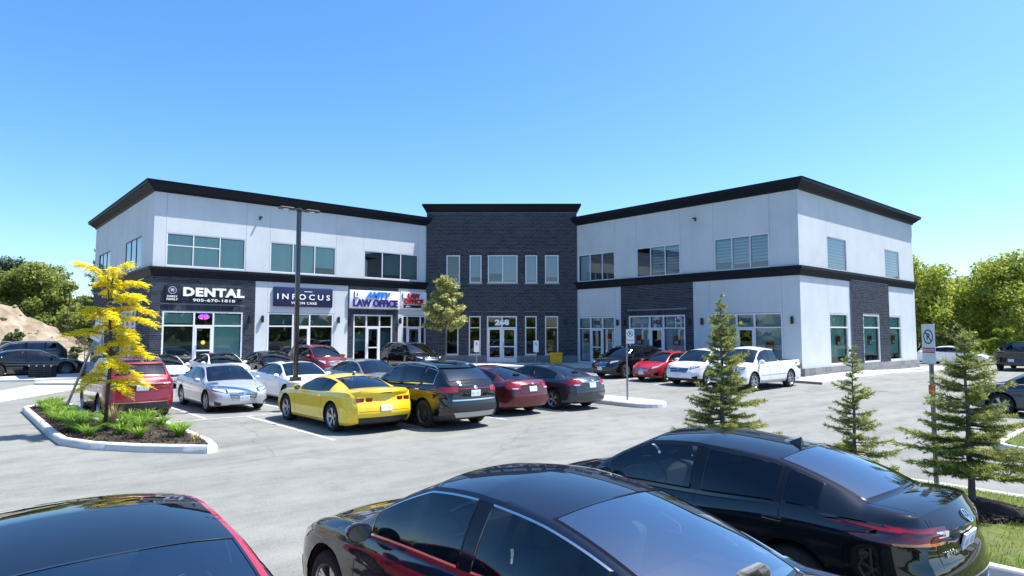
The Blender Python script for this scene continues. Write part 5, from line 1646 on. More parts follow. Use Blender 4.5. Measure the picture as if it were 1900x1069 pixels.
CARS['santafe'] = car('suv_car', 'black sport utility car with silver roof rails and chrome rear bumper beside the yellow coupe', 'car', 'suv', (10.52, 15.75), 90, L=4.62, W=1.90, H=1.71, wb=2.72, fo=.90, wr=.37, ww=.24, clr=.22, body=P_BLACK, glassf=G_CLEAR, glassr=glass('glass_privacy', (.02, .022, .025), base=.015), rearglass=glass('rear_glass_grey', (.12, .13, .14), base=.12), trim='chrome', rails='chrome', rims='dark', clad=.18, fin=True, over=dict(top=[(0, .50, 0), (.02, .545, .004), (.235, .645, .015), (.395, .94, .024), (.55, 1.0, .006), (.70, .99, .005), (.865, .925, .010), (.955, .735, .014), (.982, .68, 0), (1, .61, 0)], cowl=.235, rf=.395, rr=.865), fascia=(F_STD, santafe_rear))
def civic_rear(lm=C_TAIL, strip=C_CHR):
    def f(e):
        rear_std([(.50, .98, .80, .985)], .80, strip=(.48, .895, .925, strip), em=.955, clearband=(.60, .80, .80, .84), refl=None)(e)
        p = e['patch']; hw = e['hw']
        p('bumper_insert', [(-.80 * hw, .33), (.80 * hw, .33), (.72 * hw, .25), (-.72 * hw, .25)], C_PLA, -1, off=.006, nx=12, ny=1)
    return f
CIV = dict(top=[(0, .45, 0), (.025, .50, .004), (.235, .665, .02), (.425, .965, .024), (.53, 1.0, .006), (.67, .962, .006), (.875, .745, .022), (.962, .735, .006), (1, .66, 0)], cowl=.235, rr=.67, gb=.875)
CARS['civr'] = car('sedan_car', 'dark red compact sedan parked between the black utility car and the grey sedan', 'car', 'sedan', (13.55, 16.75), 90, L=4.50, W=1.755, H=1.44, wb=2.70, fo=.87, body=P_DKRED, trim='black', over=CIV, fascia=(F_STD, civic_rear(strip=P_DKRED)))
CARS['civg'] = car('sedan_car', 'dark grey compact sedan at the end of the row by the concrete island', 'car', 'sedan', (15.90, 16.45), 90, L=4.50, W=1.755, H=1.44, wb=2.70, fo=.87, body=P_GREY, trim='black', over=CIV, fascia=(F_STD, civic_rear()))
def rogue_rear(e):
    rear_std([(.52, .99, 1.00, 1.13)], .985 - .05, strip=(.56, 1.035, 1.06, C_CHR), em=1.09, refl=.56)(e)
    p = e['patch']; hw = e['hw']
    p('reverse_light', [(.54 * hw, 1.06), (.80 * hw, 1.06), (.82 * hw, 1.02), (.60 * hw, 1.02)], C_CLEAR, -1, off=.014, nx=4, ny=1, mirror=True)
    p('bumper_insert', [(-.80 * hw, .50), (.80 * hw, .50), (.74 * hw, .27), (-.74 * hw, .27)], C_PLA, -1, off=.008, nx=14, ny=3)
    p('trim_strip', [(-.76 * hw, .545), (.76 * hw, .545), (.72 * hw, .525), (-.72 * hw, .525)], C_CHR, -1, off=.012, nx=14, ny=1)
    p('rear_spoiler', [(-.64 * hw, 1.62), (.64 * hw, 1.62), (.64 * hw, 1.57), (-.64 * hw, 1.57)], e['body'], -1, off=.03, nx=12, ny=1)
CARS['rogue'] = car('suv_car', 'red sport utility car seen from behind next to the planted island', 'car', 'suv', (4.38, 23.15), 90, L=4.63, W=1.84, H=1.77, wb=2.705, fo=.92, wr=.36, ww=.23, clr=.22, body=P_RED, rails='chrome', trim='chrome', clad=.16, fascia=(F_STD, rogue_rear))
def elantra_front(e):
    front_bars(.40, .64, .50, .40, 5, light=(.50, .97, .60, .74), plate_z=.45, lower=(.22, .27, .5))(e)
CARS['elantra'] = car('sedan_car', 'silver sedan facing the camera with a wide chrome barred grille', 'car', 'sedan', (7.25, 23.30), -90, L=4.57, W=1.80, H=1.44, wb=2.70, fo=.86, body=P_SILVER, fascia=(elantra_front, rear_std([(.5, .97, .8, .95)], .8)))
CARS['white_mid'] = car('sedan_car', 'white sedan with a dark sunroof parked behind the yellow coupe', 'car', 'sedan', (10.0, 23.75), -90, L=4.85, W=1.86, H=1.45, wb=2.82, fo=.93, body=P_WHITE, trim='chrome', fascia=(F_STD, rear_std([(.5, .97, .8, .95)], .8), lambda e: e['patch']('sunroof', [(e['X'](.45), -.40), (e['X'](.56), -.40), (e['X'](.56), .40), (e['X'](.45), .40)], C_GLOSS, 1, cast='z', off=.004, nx=4, ny=6)))
CARS['grey_mid'] = car('sedan_car', 'grey sedan half hidden behind the black utility car roof', 'car', 'sedan', (12.75, 23.2), -90, L=4.70, W=1.83, H=1.45, wb=2.75, fo=.9, body=P_MID, fascia=(F_STD, rear_std([(.5, .97, .8, .95)], .8)))

# row along the left wing, noses to the camera
CARS['merc1'] = car('sedan_car', 'white sedan parked by the dental storefront behind the red utility car', 'car', 'sedan', (7.75, 33.6), -90, L=4.7, W=1.82, H=1.44, wb=2.84, fo=.8, body=P_WHITE, roof=C_GLOSS, fascia=(front_bars(.42, .68, .46, .40, 2), rear_std([(.5, .97, .8, .95)], .8)))
CARS['merc2'] = car('sedan_car', 'white sedan with a black glass roof in front of the dental door', 'car', 'sedan', (10.35, 33.5), -90, L=4.7, W=1.82, H=1.44, wb=2.84, fo=.8, body=P_WHITE, roof=C_GLOSS, fascia=(front_bars(.42, .68, .46, .40, 2), rear_std([(.5, .97, .8, .95)], .8)))
CARS['blk_mid'] = car('sedan_car', 'black sedan beside the red utility car under the navy sign', 'car', 'sedan', (12.85, 33.5), -90, L=4.75, W=1.83, H=1.45, wb=2.8, fo=.9, body=P_BLACK, glassf=G_TINT, fascia=(F_STD, rear_std([(.5, .97, .8, .95)], .8)))
CARS['terrain'] = car('suv_car', 'red sport utility car with a bright chrome grille below the navy sign', 'car', 'suv', (15.40, 33.45), -90, L=4.63, W=1.84, H=1.68, wb=2.72, fo=.92, wr=.36, ww=.23, clr=.22, body=P_RED, glassf=G_TINT, rails='black', clad=.14, fascia=(front_bars(.62, .88, .48, .42, 4, light=(.56, .96, .72, .90), plate_z=.5), rear_std([(.5, .97, .9, 1.1)], .9)))
CARS['jeep'] = car('suv_car', 'black sport utility car under the leafy maple by the law office', 'car', 'suv', (21.2, 33.3), -90, L=4.5, W=1.86, H=1.70, wb=2.7, fo=.9, wr=.37, ww=.24, clr=.22, body=P_BLACK, glassf=G_TINT, rails='chrome', clad=.16, fascia=(front_bars(.66, .84, .5, .5, 7, light=(.56, .96, .74, .88), plate_z=.5), rear_std([(.5, .97, .9, 1.1)], .9)))

# row along the right wing, noses to the left
CARS['tucson'] = car('suv_car', 'black sport utility car in the shade of the right wing near the entrance', 'car', 'suv', (28.0, 22.3), 180, L=4.48, W=1.85, H=1.65, wb=2.67, fo=.9, wr=.36, ww=.23, clr=.20, body=P_BLACK, glassf=G_TINT, clad=.14, rails='black', fascia=(front_bars(.56, .84, .46, .36, 4, light=(.50, .97, .72, .88), plate_z=.48), rear_std([(.5, .97, .9, 1.1)], .9)))
CARS['fit'] = car('hatchback_car', 'small bright red hatchback between the black and white utility cars', 'car', 'hatch', (27.9, 19.75), 180, L=4.10, W=1.70, H=1.46, wb=2.55, fo=.85, wr=.31, ww=.2, body=P_PINKRED, glassf=G_TINT, fascia=(front_bars(.50, .62, .5, .44, 2, light=(.56, .97, .60, .74)), rear_std([(.5, .97, .8, .95)], .8)))
CARS['crv'] = car('suv_car', 'white sport utility car partly behind the tall spruce', 'car', 'suv', (27.75, 17.4), 180, L=4.6, W=1.85, H=1.68, wb=2.66, fo=.94, wr=.36, ww=.23, clr=.21, body=P_WHITE, glassf=G_TINT, clad=.18, fascia=(front_bars(.60, .82, .55, .45, 3, light=(.56, .97, .74, .90), plate_z=.52), rear_std([(.5, .97, .9, 1.1)], .9)))
def tacoma_front(e):
    front_bars(.66, .98, .50, .44, 5, light=(.56, .97, .82, 1.0), plate_z=.55, barm=P_WHITE, lower=(.42, .52, .6))(e)
    p = e['patch']; hw = e['hw']
    e['seam']([(-2.2 + .5, .70), (e['xf'] - e['ra'] - .1, .68)], 'y', 1, w=.05, nm='side_moulding', m=P_WHITE, off=.012)
    mb = MB()
    for s in (1, -1): mb.tube([(e['xr'] + e['ra'] + .1, s * (hw - .02), .40), (e['xf'] - e['ra'] - .1, s * (hw - .02), .40)], .05, 8)
    mb.build('side_step', C_RIM, e['root'], angle=50)
CARS['tacoma'] = car('pickup_truck', 'white double cab pickup truck parked at the corner of the building', 'pickup', 'pickup', (27.4, 14.75), 180, L=5.40, W=1.91, H=1.84, wb=3.24, fo=.95, wr=.39, ww=.26, clr=.30, body=P_WHITE, glassf=G_TINT, rims='multi', bedliner=True, fascia=(tacoma_front, rear_std([(.86, .99, .80, 1.12)], .62)), rounder=.4)

# left side and far cars
CARS['blk_left'] = car('sedan_car', 'black fastback sedan parked side-on at the far left beyond the pale pavement', 'car', 'sedan', (3.7, 43.6), 0, L=4.98, W=1.96, H=1.45, wb=2.96, fo=.95, wr=.36, body=P_BLACK, glassf=G_TINT, glassr=G_TINT, rims='dark', fascia=(F_STD, rear_std([(.5, .97, .8, .95)], .8)))
CARS['grey_suv'] = car('suv_car', 'grey sport utility car with dark windows behind the black sedan on the far left', 'car', 'suv', (4.0, 52.3), 180, L=4.8, W=1.92, H=1.68, wb=2.85, fo=.95, wr=.37, ww=.24, clr=.21, body=P_SLATE, glassr=G_TINT, glassf=G_TINT, rails='chrome', trim='chrome', fascia=(F_STD, rear_std([(.5, .97, .9, 1.1)], .9)))
CARS['white_far'] = car('sedan_car', 'white sedan beyond the right end of the building', 'car', 'sedan', (59.8, 15.6), -90, L=4.7, W=1.82, H=1.45, wb=2.75, fo=.9, body=P_WHITE, glassr=G_TINT, glassf=G_TINT, detail=0, fascia=(F_STD,), z=0)
CARS['pickup'] = car('pickup_truck', 'black pickup truck seen from behind at the far right edge', 'pickup', 'pickup', (54.6, 10.3), 0, L=5.8, W=2.0, H=1.92, wb=3.6, fo=.98, wr=.41, ww=.27, clr=.32, body=P_BLACK, glassf=G_TINT, bedliner=True, detail=0, fascia=(rear_std([(.86, .99, .85, 1.18)], .70),), rounder=.35, z=0)
CARS['blue_right'] = car('sedan_car', 'dark slate blue sedan cut off by the right edge behind the spruce', 'car', 'hatch', (24.9, 3.7), 90, L=4.6, W=1.82, H=1.50, wb=2.7, fo=.90, body=P_SLATE, glassf=G_TINT, trim='chrome', fascia=(F_STD, rear_std([(.5, .97, .8, .95)], .8)))
# ================================================================== planting
def quads_mesh(name, Q, m, smooth=False):
    """Q: (n, k, 3) array of k-gons (k = 3 or 4)"""
    n, k, _ = Q.shape
    me = bpy.data.meshes.new(name)
    me.vertices.add(n * k); me.vertices.foreach_set('co', Q.reshape(-1).astype(np.float32))
    me.loops.add(n * k); me.loops.foreach_set('vertex_index', np.arange(n * k, dtype=np.int32))
    me.polygons.add(n); me.polygons.foreach_set('loop_start', np.arange(0, n * k, k, dtype=np.int32))
    me.materials.append(m); me.update(calc_edges=True); me.validate()
    return me

def unit(a): return a / np.maximum(np.linalg.norm(a, axis=-1, keepdims=True), 1e-9)

def leaves(P, size, aspect=.55, out=None, up=.5, jitter=.35):
    """leaf-shaped quads (diamond) at points P; out = preferred normals"""
    n = len(P)
    nr = rng.normal(size=(n, 3))
    if out is not None: nr = nr * .8 + out * 1.0
    nr[:, 2] += up
    nr = unit(nr)
    t = unit(np.cross(nr, rng.normal(size=(n, 3)))); b = np.cross(nr, t)
    s = size * (1 + jitter * rng.normal(size=(n, 1))).clip(.4, 2)
    cup = nr * s * .12
    return np.stack([P - t * s, P + b * s * aspect - cup, P + t * s, P - b * s * aspect - cup], axis=1)

BARK = noisy('bark_brown', (.045, .035, .028), (.10, .08, .065), scale=9, rough=.95, stretch=(1, 1, .25))
BARK_G = noisy('bark_grey', (.10, .09, .08), (.19, .175, .155), scale=9, rough=.95, stretch=(1, 1, .25))

def limb(mb, a, b, r0, r1, wob=.06, n=6):
    a, b = Vector(a), Vector(b); pts = []; L_ = (b - a).length
    for i in range(n + 1):
        f = i / n; p = a.lerp(b, f)
        if 0 < i < n: p += Vector((random.uniform(-1, 1), random.uniform(-1, 1), random.uniform(-.5, .5))) * wob * L_
        pts.append(p)
    mb.tube(pts, [r0 + (r1 - r0) * i / n for i in range(n + 1)], 7)
    return pts

def broadleaf(name, label, at, h, rad, m, trunk_h=None, leaf=.16, n=7000, blobs=34, bark=None, group=None, z=0, seed=0, flat=.8, gap=.0, cat='tree', bare=0):
    random.seed(100 + seed); global rng; rng = np.random.default_rng(100 + seed)
    t = thing(name, label, cat, (at[0], at[1], z), 0, group)
    trunk_h = trunk_h or h * .3
    mb = MB(); limb(mb, (0, 0, -.1), (random.uniform(-.2, .2), random.uniform(-.2, .2), h * .72), h * .022 + .03, .03, .03, 8)
    C = []; Rr = []
    ch = h - trunk_h
    for i in range(blobs):
        f = (i + .5) / blobs
        zz = trunk_h + ch * (.08 + .86 * random.random() ** .85)
        prof = math.sin(math.pi * min(1, max(0.05, ((zz - trunk_h) / ch) * .85 + .12))) ** .6
        a = i * 2.399 + random.uniform(-.4, .4); rr = rad * prof * math.sqrt(random.uniform(.12, 1.0)) * .85
        c = Vector((math.cos(a) * rr, math.sin(a) * rr, zz)); C.append(c); Rr.append(rad * random.uniform(.20, .38))
        if i % 2 == 0: limb(mb, (0, 0, max(trunk_h * .7, zz - ch * .35)), c, h * .009 + .01, .012, .07, 5)
    for i in range(bare):
        a = random.uniform(0, 6.28); limb(mb, (math.cos(a) * rad * .3, math.sin(a) * rad * .3, h * .8), (math.cos(a) * rad * .6, math.sin(a) * rad * .6, h * random.uniform(1.0, 1.08)), .03, .008, .05, 5)
    mb.build('trunk', bark or BARK, t, smooth=True)
    C = np.array([tuple(c) for c in C]); Rr = np.array(Rr)
    pick = rng.choice(len(C), size=n, p=(Rr ** 2) / (Rr ** 2).sum())
    d = unit(rng.normal(size=(n, 3))); rad_ = Rr[pick][:, None] * (rng.random((n, 1)) ** .45)
    P = C[pick] + d * rad_ * np.array([1.15, 1.15, flat])
    Q = leaves(P, leaf, .6, out=d, up=.35)
    link_mesh('crown', quads_mesh('crown', Q, m), t)
    return t

LF_OLIVE = island_mat('leaf_olive', [(.13, .18, .03), (.24, .29, .055), (.34, .36, .09), (.18, .23, .045)], .6, .5)
LF_DARK = island_mat('leaf_dark', [(.06, .10, .028), (.11, .16, .044), (.17, .21, .06)], .6, .25)
LF_BLUE = island_mat('leaf_bluegreen', [(.045, .09, .05), (.085, .135, .07), (.06, .105, .05)], .6, .25)
LF_LIME = island_mat('leaf_lime', [(.22, .30, .035), (.34, .40, .055), (.45, .48, .10), (.27, .34, .045)], .55, .5)
LF_BRIGHT = island_mat('leaf_bright', [(.15, .24, .02), (.25, .32, .03), (.2, .27, .03)], .5, .4)
LF_MAPLE = island_mat('leaf_maple', [(.28, .30, .05), (.42, .42, .12), (.55, .54, .28), (.20, .24, .04)], .55, .3)
LF_YELLOW = island_mat('leaf_yellow', [(.86, .70, .015), (.94, .82, .03), (.95, .86, .08), (.72, .66, .02), (.90, .77, .02)], .55, .58)
LF_SPRUCE = island_mat('needle_green', [(.10, .15, .035), (.19, .24, .055), (.30, .33, .085), (.14, .19, .045)], .6, .3)
LF_SPRUCE_TIP = island_mat('needle_tip', [(.34, .38, .075), (.48, .49, .12), (.56, .52, .17)], .6, .35)

# trees beyond the dirt mound on the left
LT = [('broad olive green tree rising above the middle of the dirt mound', (6.6, 80.5), 9.0, 4.4, LF_OLIVE, 34), ('dark blue-green tree behind the olive tree crown', (4.5, 90), 11.2, 4.6, LF_BLUE, 36),
      ('dark leafy tree at the left edge above the dirt mound', (-.5, 82), 8.8, 3.8, LF_DARK, 30), ('low olive shrubby tree at the foot of the mound beside the building', (11.2, 72.0), 5.4, 3.1, LF_OLIVE, 26),
      ('second olive tree between the mound top and the dark spruce', (9.6, 78), 7.4, 3.3, LF_OLIVE, 26)]
for k, (lab, at, h, r, m, b) in enumerate(LT):
    broadleaf('leafy_tree', lab, at, h + .1, r, m, trunk_h=1.0, leaf=.15, n=17000, blobs=b, group='trees beyond the dirt mound', seed=k, z=-.06)
# trees on the right beyond the lot
RT = [('tall lime green tree touching the right end of the building', (66.5, 20.5), 10.0, 4.2, LF_LIME, 40), ('wide lime green tree in the middle of the right tree line', (71.0, 14.5), 9.2, 4.6, LF_LIME, 42),
      ('olive green tree behind the black pickup truck', (76, 8.5), 8.6, 4.6, LF_OLIVE, 40), ('lime tree at the right picture edge above the pickup', (75, 3.5), 8.0, 4.4, LF_LIME, 40),
      ('dark tree filling the gap behind the right tree line', (79, 19.5), 8.2, 4.6, LF_DARK, 34), ('shaded dark tree behind the white sedan on the right', (68.5, 25.5), 7.6, 3.8, LF_DARK, 30), ('thin topped tree with bare twigs above the right tree line', (80, 13), 9.4, 4.2, LF_OLIVE, 34)]
for k, (lab, at, h, r, m, b) in enumerate(RT):
    broadleaf('leafy_tree', lab, at, h, r, m, trunk_h=.9, leaf=.145, n=18000, blobs=b, group='trees at the right edge of the lot', seed=20 + k, z=-.06, bare=6 if k == 6 else 0)
for k, (lab, at, h, r, m) in enumerate([('bright green young bush left of the black pickup', (62.5, 13.0), 3.0, 1.0, LF_BRIGHT), ('slim bright green bush behind the white sedan nose', (63.5, 15.2), 2.7, .9, LF_BRIGHT), ('low green bush under the lime trees near the building', (61.5, 21.5), 2.2, 1.3, LF_LIME), ('bright green bush at the right edge behind the pickup bed', (65.5, 8.8), 2.6, 1.2, LF_BRIGHT), ('dark hedge like bush at the base of the right trees', (66.5, 17.5), 3.2, 2.4, LF_DARK)]):
    broadleaf('leafy_bush', lab, at, h, r, m, trunk_h=.2, leaf=.11, n=3000, blobs=18, group='bushes at the right edge of the lot', seed=40 + k, z=-.06, cat='bush')
broadleaf('leafy_tree', 'distant tree top showing just above the right wing roof', (51, 56.5), 16.3, 3.2, LF_DARK, trunk_h=5, leaf=.22, n=3500, blobs=22, seed=60, z=-.06, bare=4)

# dark spruce beside the left end of the building
def conifer(label, at, h, r, m, tip, z, whorls=16, per=6, twigs=9, nl=.05, seed=0, bare_to=.1, name='spruce_tree', lean=0, dens=1.0, group=None, bw=.0055, droop=.12, trunk_r=None):
    random.seed(300 + seed); rg = np.random.default_rng(300 + seed)
    t = thing(name, label, 'tree', (at[0], at[1], z), 0, group)
    tr = MB(); br = MB(); r0 = trunk_r or (h * .014 + .012)
    top_ = Vector((lean * h, 0, h)); pts = []
    for i in range(11):
        f = i / 10; pts.append(Vector((lean * h * f + .012 * math.sin(i * 1.3) * h * .3, .01 * math.cos(i * 1.7) * h * .3, -.1 + (h + .1) * f)))
    tr.tube(pts, [r0 * (1 - f / 10 * .92) for f in range(11)], 8)
    segA = []; segB = []; tipf = []
    for w in range(whorls):
        f = (w + .3) / whorls; zz = h * (bare_to + (1 - bare_to) * f)
        rl = r * ((1 - f) ** .85 * .95 + .05) * (1 if w > 0 else .8)
        nb = per if f < .8 else max(3, per - 2)
        for k in range(nb):
            a = k * 2 * math.pi / nb + w * 1.1 + random.uniform(-.5, .5); L_ = rl * random.choice((random.uniform(.35, .7), random.uniform(.6, 1.1), random.uniform(.85, 1.35)))
            if random.random() < .06: L_ *= .5
            dz = (-droop * (1 - f) + .45 * f ** 1.2) * L_ * random.uniform(.6, 1.4)
            base = Vector((lean * zz, 0, zz + random.uniform(-1, 1) * h * 1.1 / whorls)); dr = Vector((math.cos(a), math.sin(a), 0))
            P = []
            nseg = 7
            for q in range(nseg + 1):
                g_ = q / nseg; P.append(base + dr * L_ * g_ + Vector((0, 0, dz * g_ + .13 * L_ * g_ * g_ * (1 if f < .7 else .4) - .03 * math.sin(g_ * 3) * L_)))
            br.tube([P[0], P[3], P[5], P[7]], [.011 * (L_ / .8 + .25) * (h / 2.6), .007 * (h / 2.6), .005 * (h / 2.6), .002 * (h / 2.6)], 5)
            for q in range(nseg):
                if q >= 1: segA.append(P[q]); segB.append(P[q + 1]); tipf.append((q + 1) / nseg)
            side = Vector((-dr.y, dr.x, 0)); nt = max(3, int(twigs * L_ / max(r, .1) + 1))
            for q in range(nt):
                g_ = .22 + .76 * (q + random.random() * .6) / nt; i0 = min(nseg - 1, int(g_ * nseg)); p = P[i0].lerp(P[i0 + 1], g_ * nseg - i0)
                for s in (1, -1):
                    tl = L_ * .36 * (1.12 - g_ * .85) * random.uniform(.6, 1.2)
                    e = p + (dr * .75 + side * s * .75 + Vector((0, 0, random.uniform(-.25, .2)))) * tl
                    mid_ = p.lerp(e, .55) + Vector((0, 0, -.04 * tl))
                    segA += [p, mid_]; segB += [mid_, e]; tipf += [g_ * .8, g_]
                    br.tube([p, e], [.0025 * (h / 2.6), .001 * (h / 2.6)], 3, cap=False)
    # leader
    for q in range(4):
        segA.append(Vector((lean * h, 0, h * (.9 + .025 * q)))); segB.append(Vector((lean * h, 0, h * (.9 + .025 * (q + 1))))); tipf.append(.6)
    tr.build('trunk', BARK_G if h < 5 else BARK, t, smooth=True); br.build('branches', BARK, t)
    A = np.array([tuple(p) for p in segA]); B = np.array([tuple(p) for p in segB]); T = np.array(tipf)
    ln = np.linalg.norm(B - A, axis=1)
    cnt = np.maximum(2, (ln / nl * 7.0 * dens)).astype(int)
    idx = np.repeat(np.arange(len(A)), cnt); f = rg.random(len(idx))[:, None]
    p = A[idx] + (B - A)[idx] * f; ax = unit((B - A)[idx])
    rd = unit(np.cross(ax, rg.normal(size=(len(idx), 3))))
    rd[:, 2] *= .8
    d = unit(ax * .75 + rd * 1.0 + np.array([0, 0, .18])); L2 = nl * (.7 + .5 * rg.random((len(idx), 1)))
    wv = unit(np.cross(d, rg.normal(size=(len(idx), 3)))) * bw
    Q = np.stack([p - wv, p + wv, p + d * L2], axis=1)
    istip = (T[idx] > .55) & (rg.random(len(idx)) < .66)
    for nm, mk, mm in (('needles', ~istip, m), ('needle_tips', istip, tip)):
        o = link_mesh(nm, quads_mesh(nm, Q[mk], mm), t); o['kind'] = 'stuff'
    return t
conifer('tall dark conifer half hidden by the left end of the building', (10.2, 66.5), 10.0, 2.3, LF_DARK, LF_DARK, 0, whorls=20, per=6, twigs=5, nl=.28, bw=.035, seed=1, bare_to=.05, droop=.25)
# young spruces in the lawn island
GR = 'young spruces in the lawn island'
conifer('tallest young spruce in front of the white pickup', (10.2, 6.10), 2.95, .76, LF_SPRUCE, LF_SPRUCE_TIP, .14, whorls=27, per=7, twigs=13, nl=.058, dens=1.35, seed=2, group=GR)
conifer('short sparse young spruce in the middle of the three', (10.2, 3.95), 2.08, .60, LF_SPRUCE, LF_SPRUCE_TIP, .14, whorls=21, per=6, twigs=12, nl=.058, seed=3, group=GR, dens=1.0)
conifer('bushy young spruce with a bare lower trunk nearest the black sedan tail', (10.35, 2.56), 2.40, .78, LF_SPRUCE, LF_SPRUCE_TIP, .14, whorls=23, per=8, twigs=13, nl=.058, dens=1.2, seed=4, bare_to=.19, group=GR, lean=-.015, trunk_r=.05)
# a few bare lower twigs
random.seed(5)
# mulch ring
mb = MB()
for k in range(420):
    a = random.uniform(0, 6.28); r_ = .62 * math.sqrt(random.random()); x, y = 10.35 + r_ * math.cos(a), 2.56 + r_ * math.sin(a)
    M = Matrix.Translation((x, y, .19 + .10 * (1 - r_ / .62) + random.uniform(-.01, .02))) @ Matrix.Rotation(random.uniform(0, 6), 4, 'Z') @ Matrix.Rotation(random.uniform(-.5, .5), 4, 'X')
    s = random.uniform(.02, .05); mb.box(-s, s, -s * .4, s * .4, -.008, .008, M)
mb.lathe([(.70, .10), (.55, .20), (.3, .26), (0, .28)], 18, Matrix.Translation((10.35, 2.56, .02)))
tag(mb.build('mulch_ring', island_mat('mulch_chips', [(.012, .010, .008), (.035, .026, .02), (.08, .06, .045)], 1)), 'dark bark mulch round the bushy spruce trunk', 'mulch', kind='stuff')

# street maple by the entrance
def street_tree(label, at, z, h, trunk_h, crown, m, leaf, n, seed, bark, name='street_tree'):
    random.seed(500 + seed); rg = np.random.default_rng(500 + seed)
    t = thing(name, label, 'tree', (at[0], at[1], z)); mb = MB()
    limb(mb, (0, 0, -.1), (.03, -.02, h * .93), .06, .012, .012, 9)
    P = []; D = []
    for (zz, a, L_, up, rr) in crown:
        d = Vector((math.cos(a), math.sin(a), up)); e = Vector((0, 0, zz)) + d * L_
        pts = limb(mb, (0, 0, zz), e, .02, .005, .04, 5)
        k = int(n * L_ * rr)
        f = .25 + .8 * rg.random((k, 1)) ** .8; b = np.array([0, 0, zz]) + np.array(tuple(d))[None] * L_ * f
        off = unit(rg.normal(size=(k, 3))) * rr * (rg.random((k, 1)) ** .5) * np.array([1, 1, .75]); P.append(b + off); D.append(unit(off))
    mb.build('trunk', bark, t, smooth=True)
    P = np.concatenate(P); D = np.concatenate(D); global rng; rng = rg
    link_mesh('crown', quads_mesh('crown', leaves(P, leaf, .6, out=D, up=.5), m), t)
    return t
random.seed(9)
cr = []
for i in range(34):
    f = i / 33; cr.append((2.2 + 3.3 * f, i * 2.4, (1.45 if f < .55 else 1.2) * (1 - f * .62) * random.uniform(.75, 1.15) * (1.1 if f > .05 else .8), random.uniform(.2, .6), random.uniform(.24, .36)))
street_tree('young pale green maple in front of the law office and entrance', (24.6, 34.5), G(24.6, 34.5) + KH, 6.0, 2.0, cr, LF_MAPLE, .088, 800, 1, BARK_G)

# yellow honey locust: flat drooping sprays of small leaflets
def locust(label, at, z):
    random.seed(11); rg = np.random.default_rng(11)
    t = thing('honey_locust', label, 'tree', (at[0], at[1], z)); mb = MB(); wb_ = MB()
    trunk = [Vector((0, 0, -.1)), Vector((.02, .0, .8)), Vector((.06, .0, 1.7)), Vector((.02, .02, 2.5)), Vector((-.03, .03, 3.2)), Vector((-.08, .03, 3.85))]
    mb.tube(trunk, [.05, .043, .038, .03, .02, .008], 9)
    # camera-right in world axes is (.751,-.660); dirs given as (right, away)
    Rt = Vector((.751, -.660, 0)); Aw = Vector((.660, .751, 0))
    br = [(3.75, 0.35, .1, .55), (3.7, -1.0, .0, .62), (3.65, .2, -.3, .5), (3.55, .75, .2, .22), (3.3, .95, -.2, .10), (3.3, -.35, .4, .3), (3.05, .95, .3, .0), (3.0, -.55, -.3, .05), (2.75, 1.15, .0, .05), (2.8, .45, -.6, .15), (2.7, -.25, .5, .05), (2.5, .85, -.3, -.02), (2.4, -1.2, .0, .10), (2.35, .3, .5, .0), (2.25, .6, .3, -.05),
          (1.9, 1.05, .1, .10), (1.85, .4, -.5, -.05), (1.65, -.35, .3, .0), (1.55, .55, .4, -.08), (1.4, -.6, .0, .02), (1.3, .55, -.2, -.10), (1.25, .95, .1, .05), (1.3, -.55, -.3, -.1), (1.15, .3, .3, -.1), (3.2, .5, .1, .15), (2.85, -.3, -.3, .1), (2.55, .3, .2, .05), (2.15, .45, -.1, .05), (3.6, -.3, .2, .35), (1.7, .35, .1, .05), (2.1, -.4, .2, .0), (3.45, .25, .0, .3), (2.95, .2, -.2, .1), (3.5, -.2, -.2, .25), (2.6, -.45, .1, .0)]
    P = []; 
    for (zz, rt, aw, up) in br:
        d = (Rt * rt + Aw * aw) * .90; L_ = d.length
        tf = zz / 3.85; base = Vector((.02, 0, zz - .12))
        pts = []
        for q in range(7):
            f = q / 6; pts.append(base + d * f + Vector((0, 0, up * f + .10 * math.sin(f * 3.1) - .10 * f * f)))
        mb.tube(pts, [.014 - .011 * q / 6 for q in range(7)], 5)
        pp = np.array([tuple(p) for p in pts]); sidev = np.array([-d.y, d.x, 0.0]) / L_; fw = np.array([d.x, d.y, 0.0]) / L_
        for q in range(int(70 * L_ + 45)):
            f = min(.999, .10 + .92 * rg.random() ** .8); i0 = min(5, int(f * 6)); c = pp[i0] + (pp[i0 + 1] - pp[i0]) * (f * 6 - i0)
            an = rg.normal() * 1.0; ax = fw * math.cos(an) + sidev * math.sin(an) + np.array([0, 0, rg.normal() * .25 + .05]); ax /= np.linalg.norm(ax)
            fl = .20 * rg.uniform(.6, 1.25); sd = np.cross(ax, [0, 0, 1.0]); sd /= np.linalg.norm(sd) + 1e-6
            c = c + rg.normal(size=3) * np.array([.03, .03, .02])
            for e in range(8):
                g_ = (e + .6) / 8; cc = c + ax * fl * g_ + np.array([0, 0, -.30 * fl * g_ * g_])
                for sg in (1, -1):
                    ld = sd * sg * .9 + ax * .45 + np.array([0, 0, -.22 + rg.normal() * .2]); ld /= np.linalg.norm(ld)
                    l = .046 * (1.1 - .5 * abs(g_ - .45)) * rg.uniform(.8, 1.2); wv = np.cross(ld, [0, 0, 1.0] + rg.normal(size=3) * .4); wv /= np.linalg.norm(wv) + 1e-6
                    P.append([cc, cc + ld * l * .5 + wv * l * .24, cc + ld * l, cc + ld * l * .5 - wv * l * .24])
    mb.build('trunk', BARK, t, smooth=True)
    link_mesh('crown', quads_mesh('crown', np.array(P), LF_YELLOW), t)
locust('bright golden yellow honey locust growing in the planted island', (3.12, 18.5), .12)

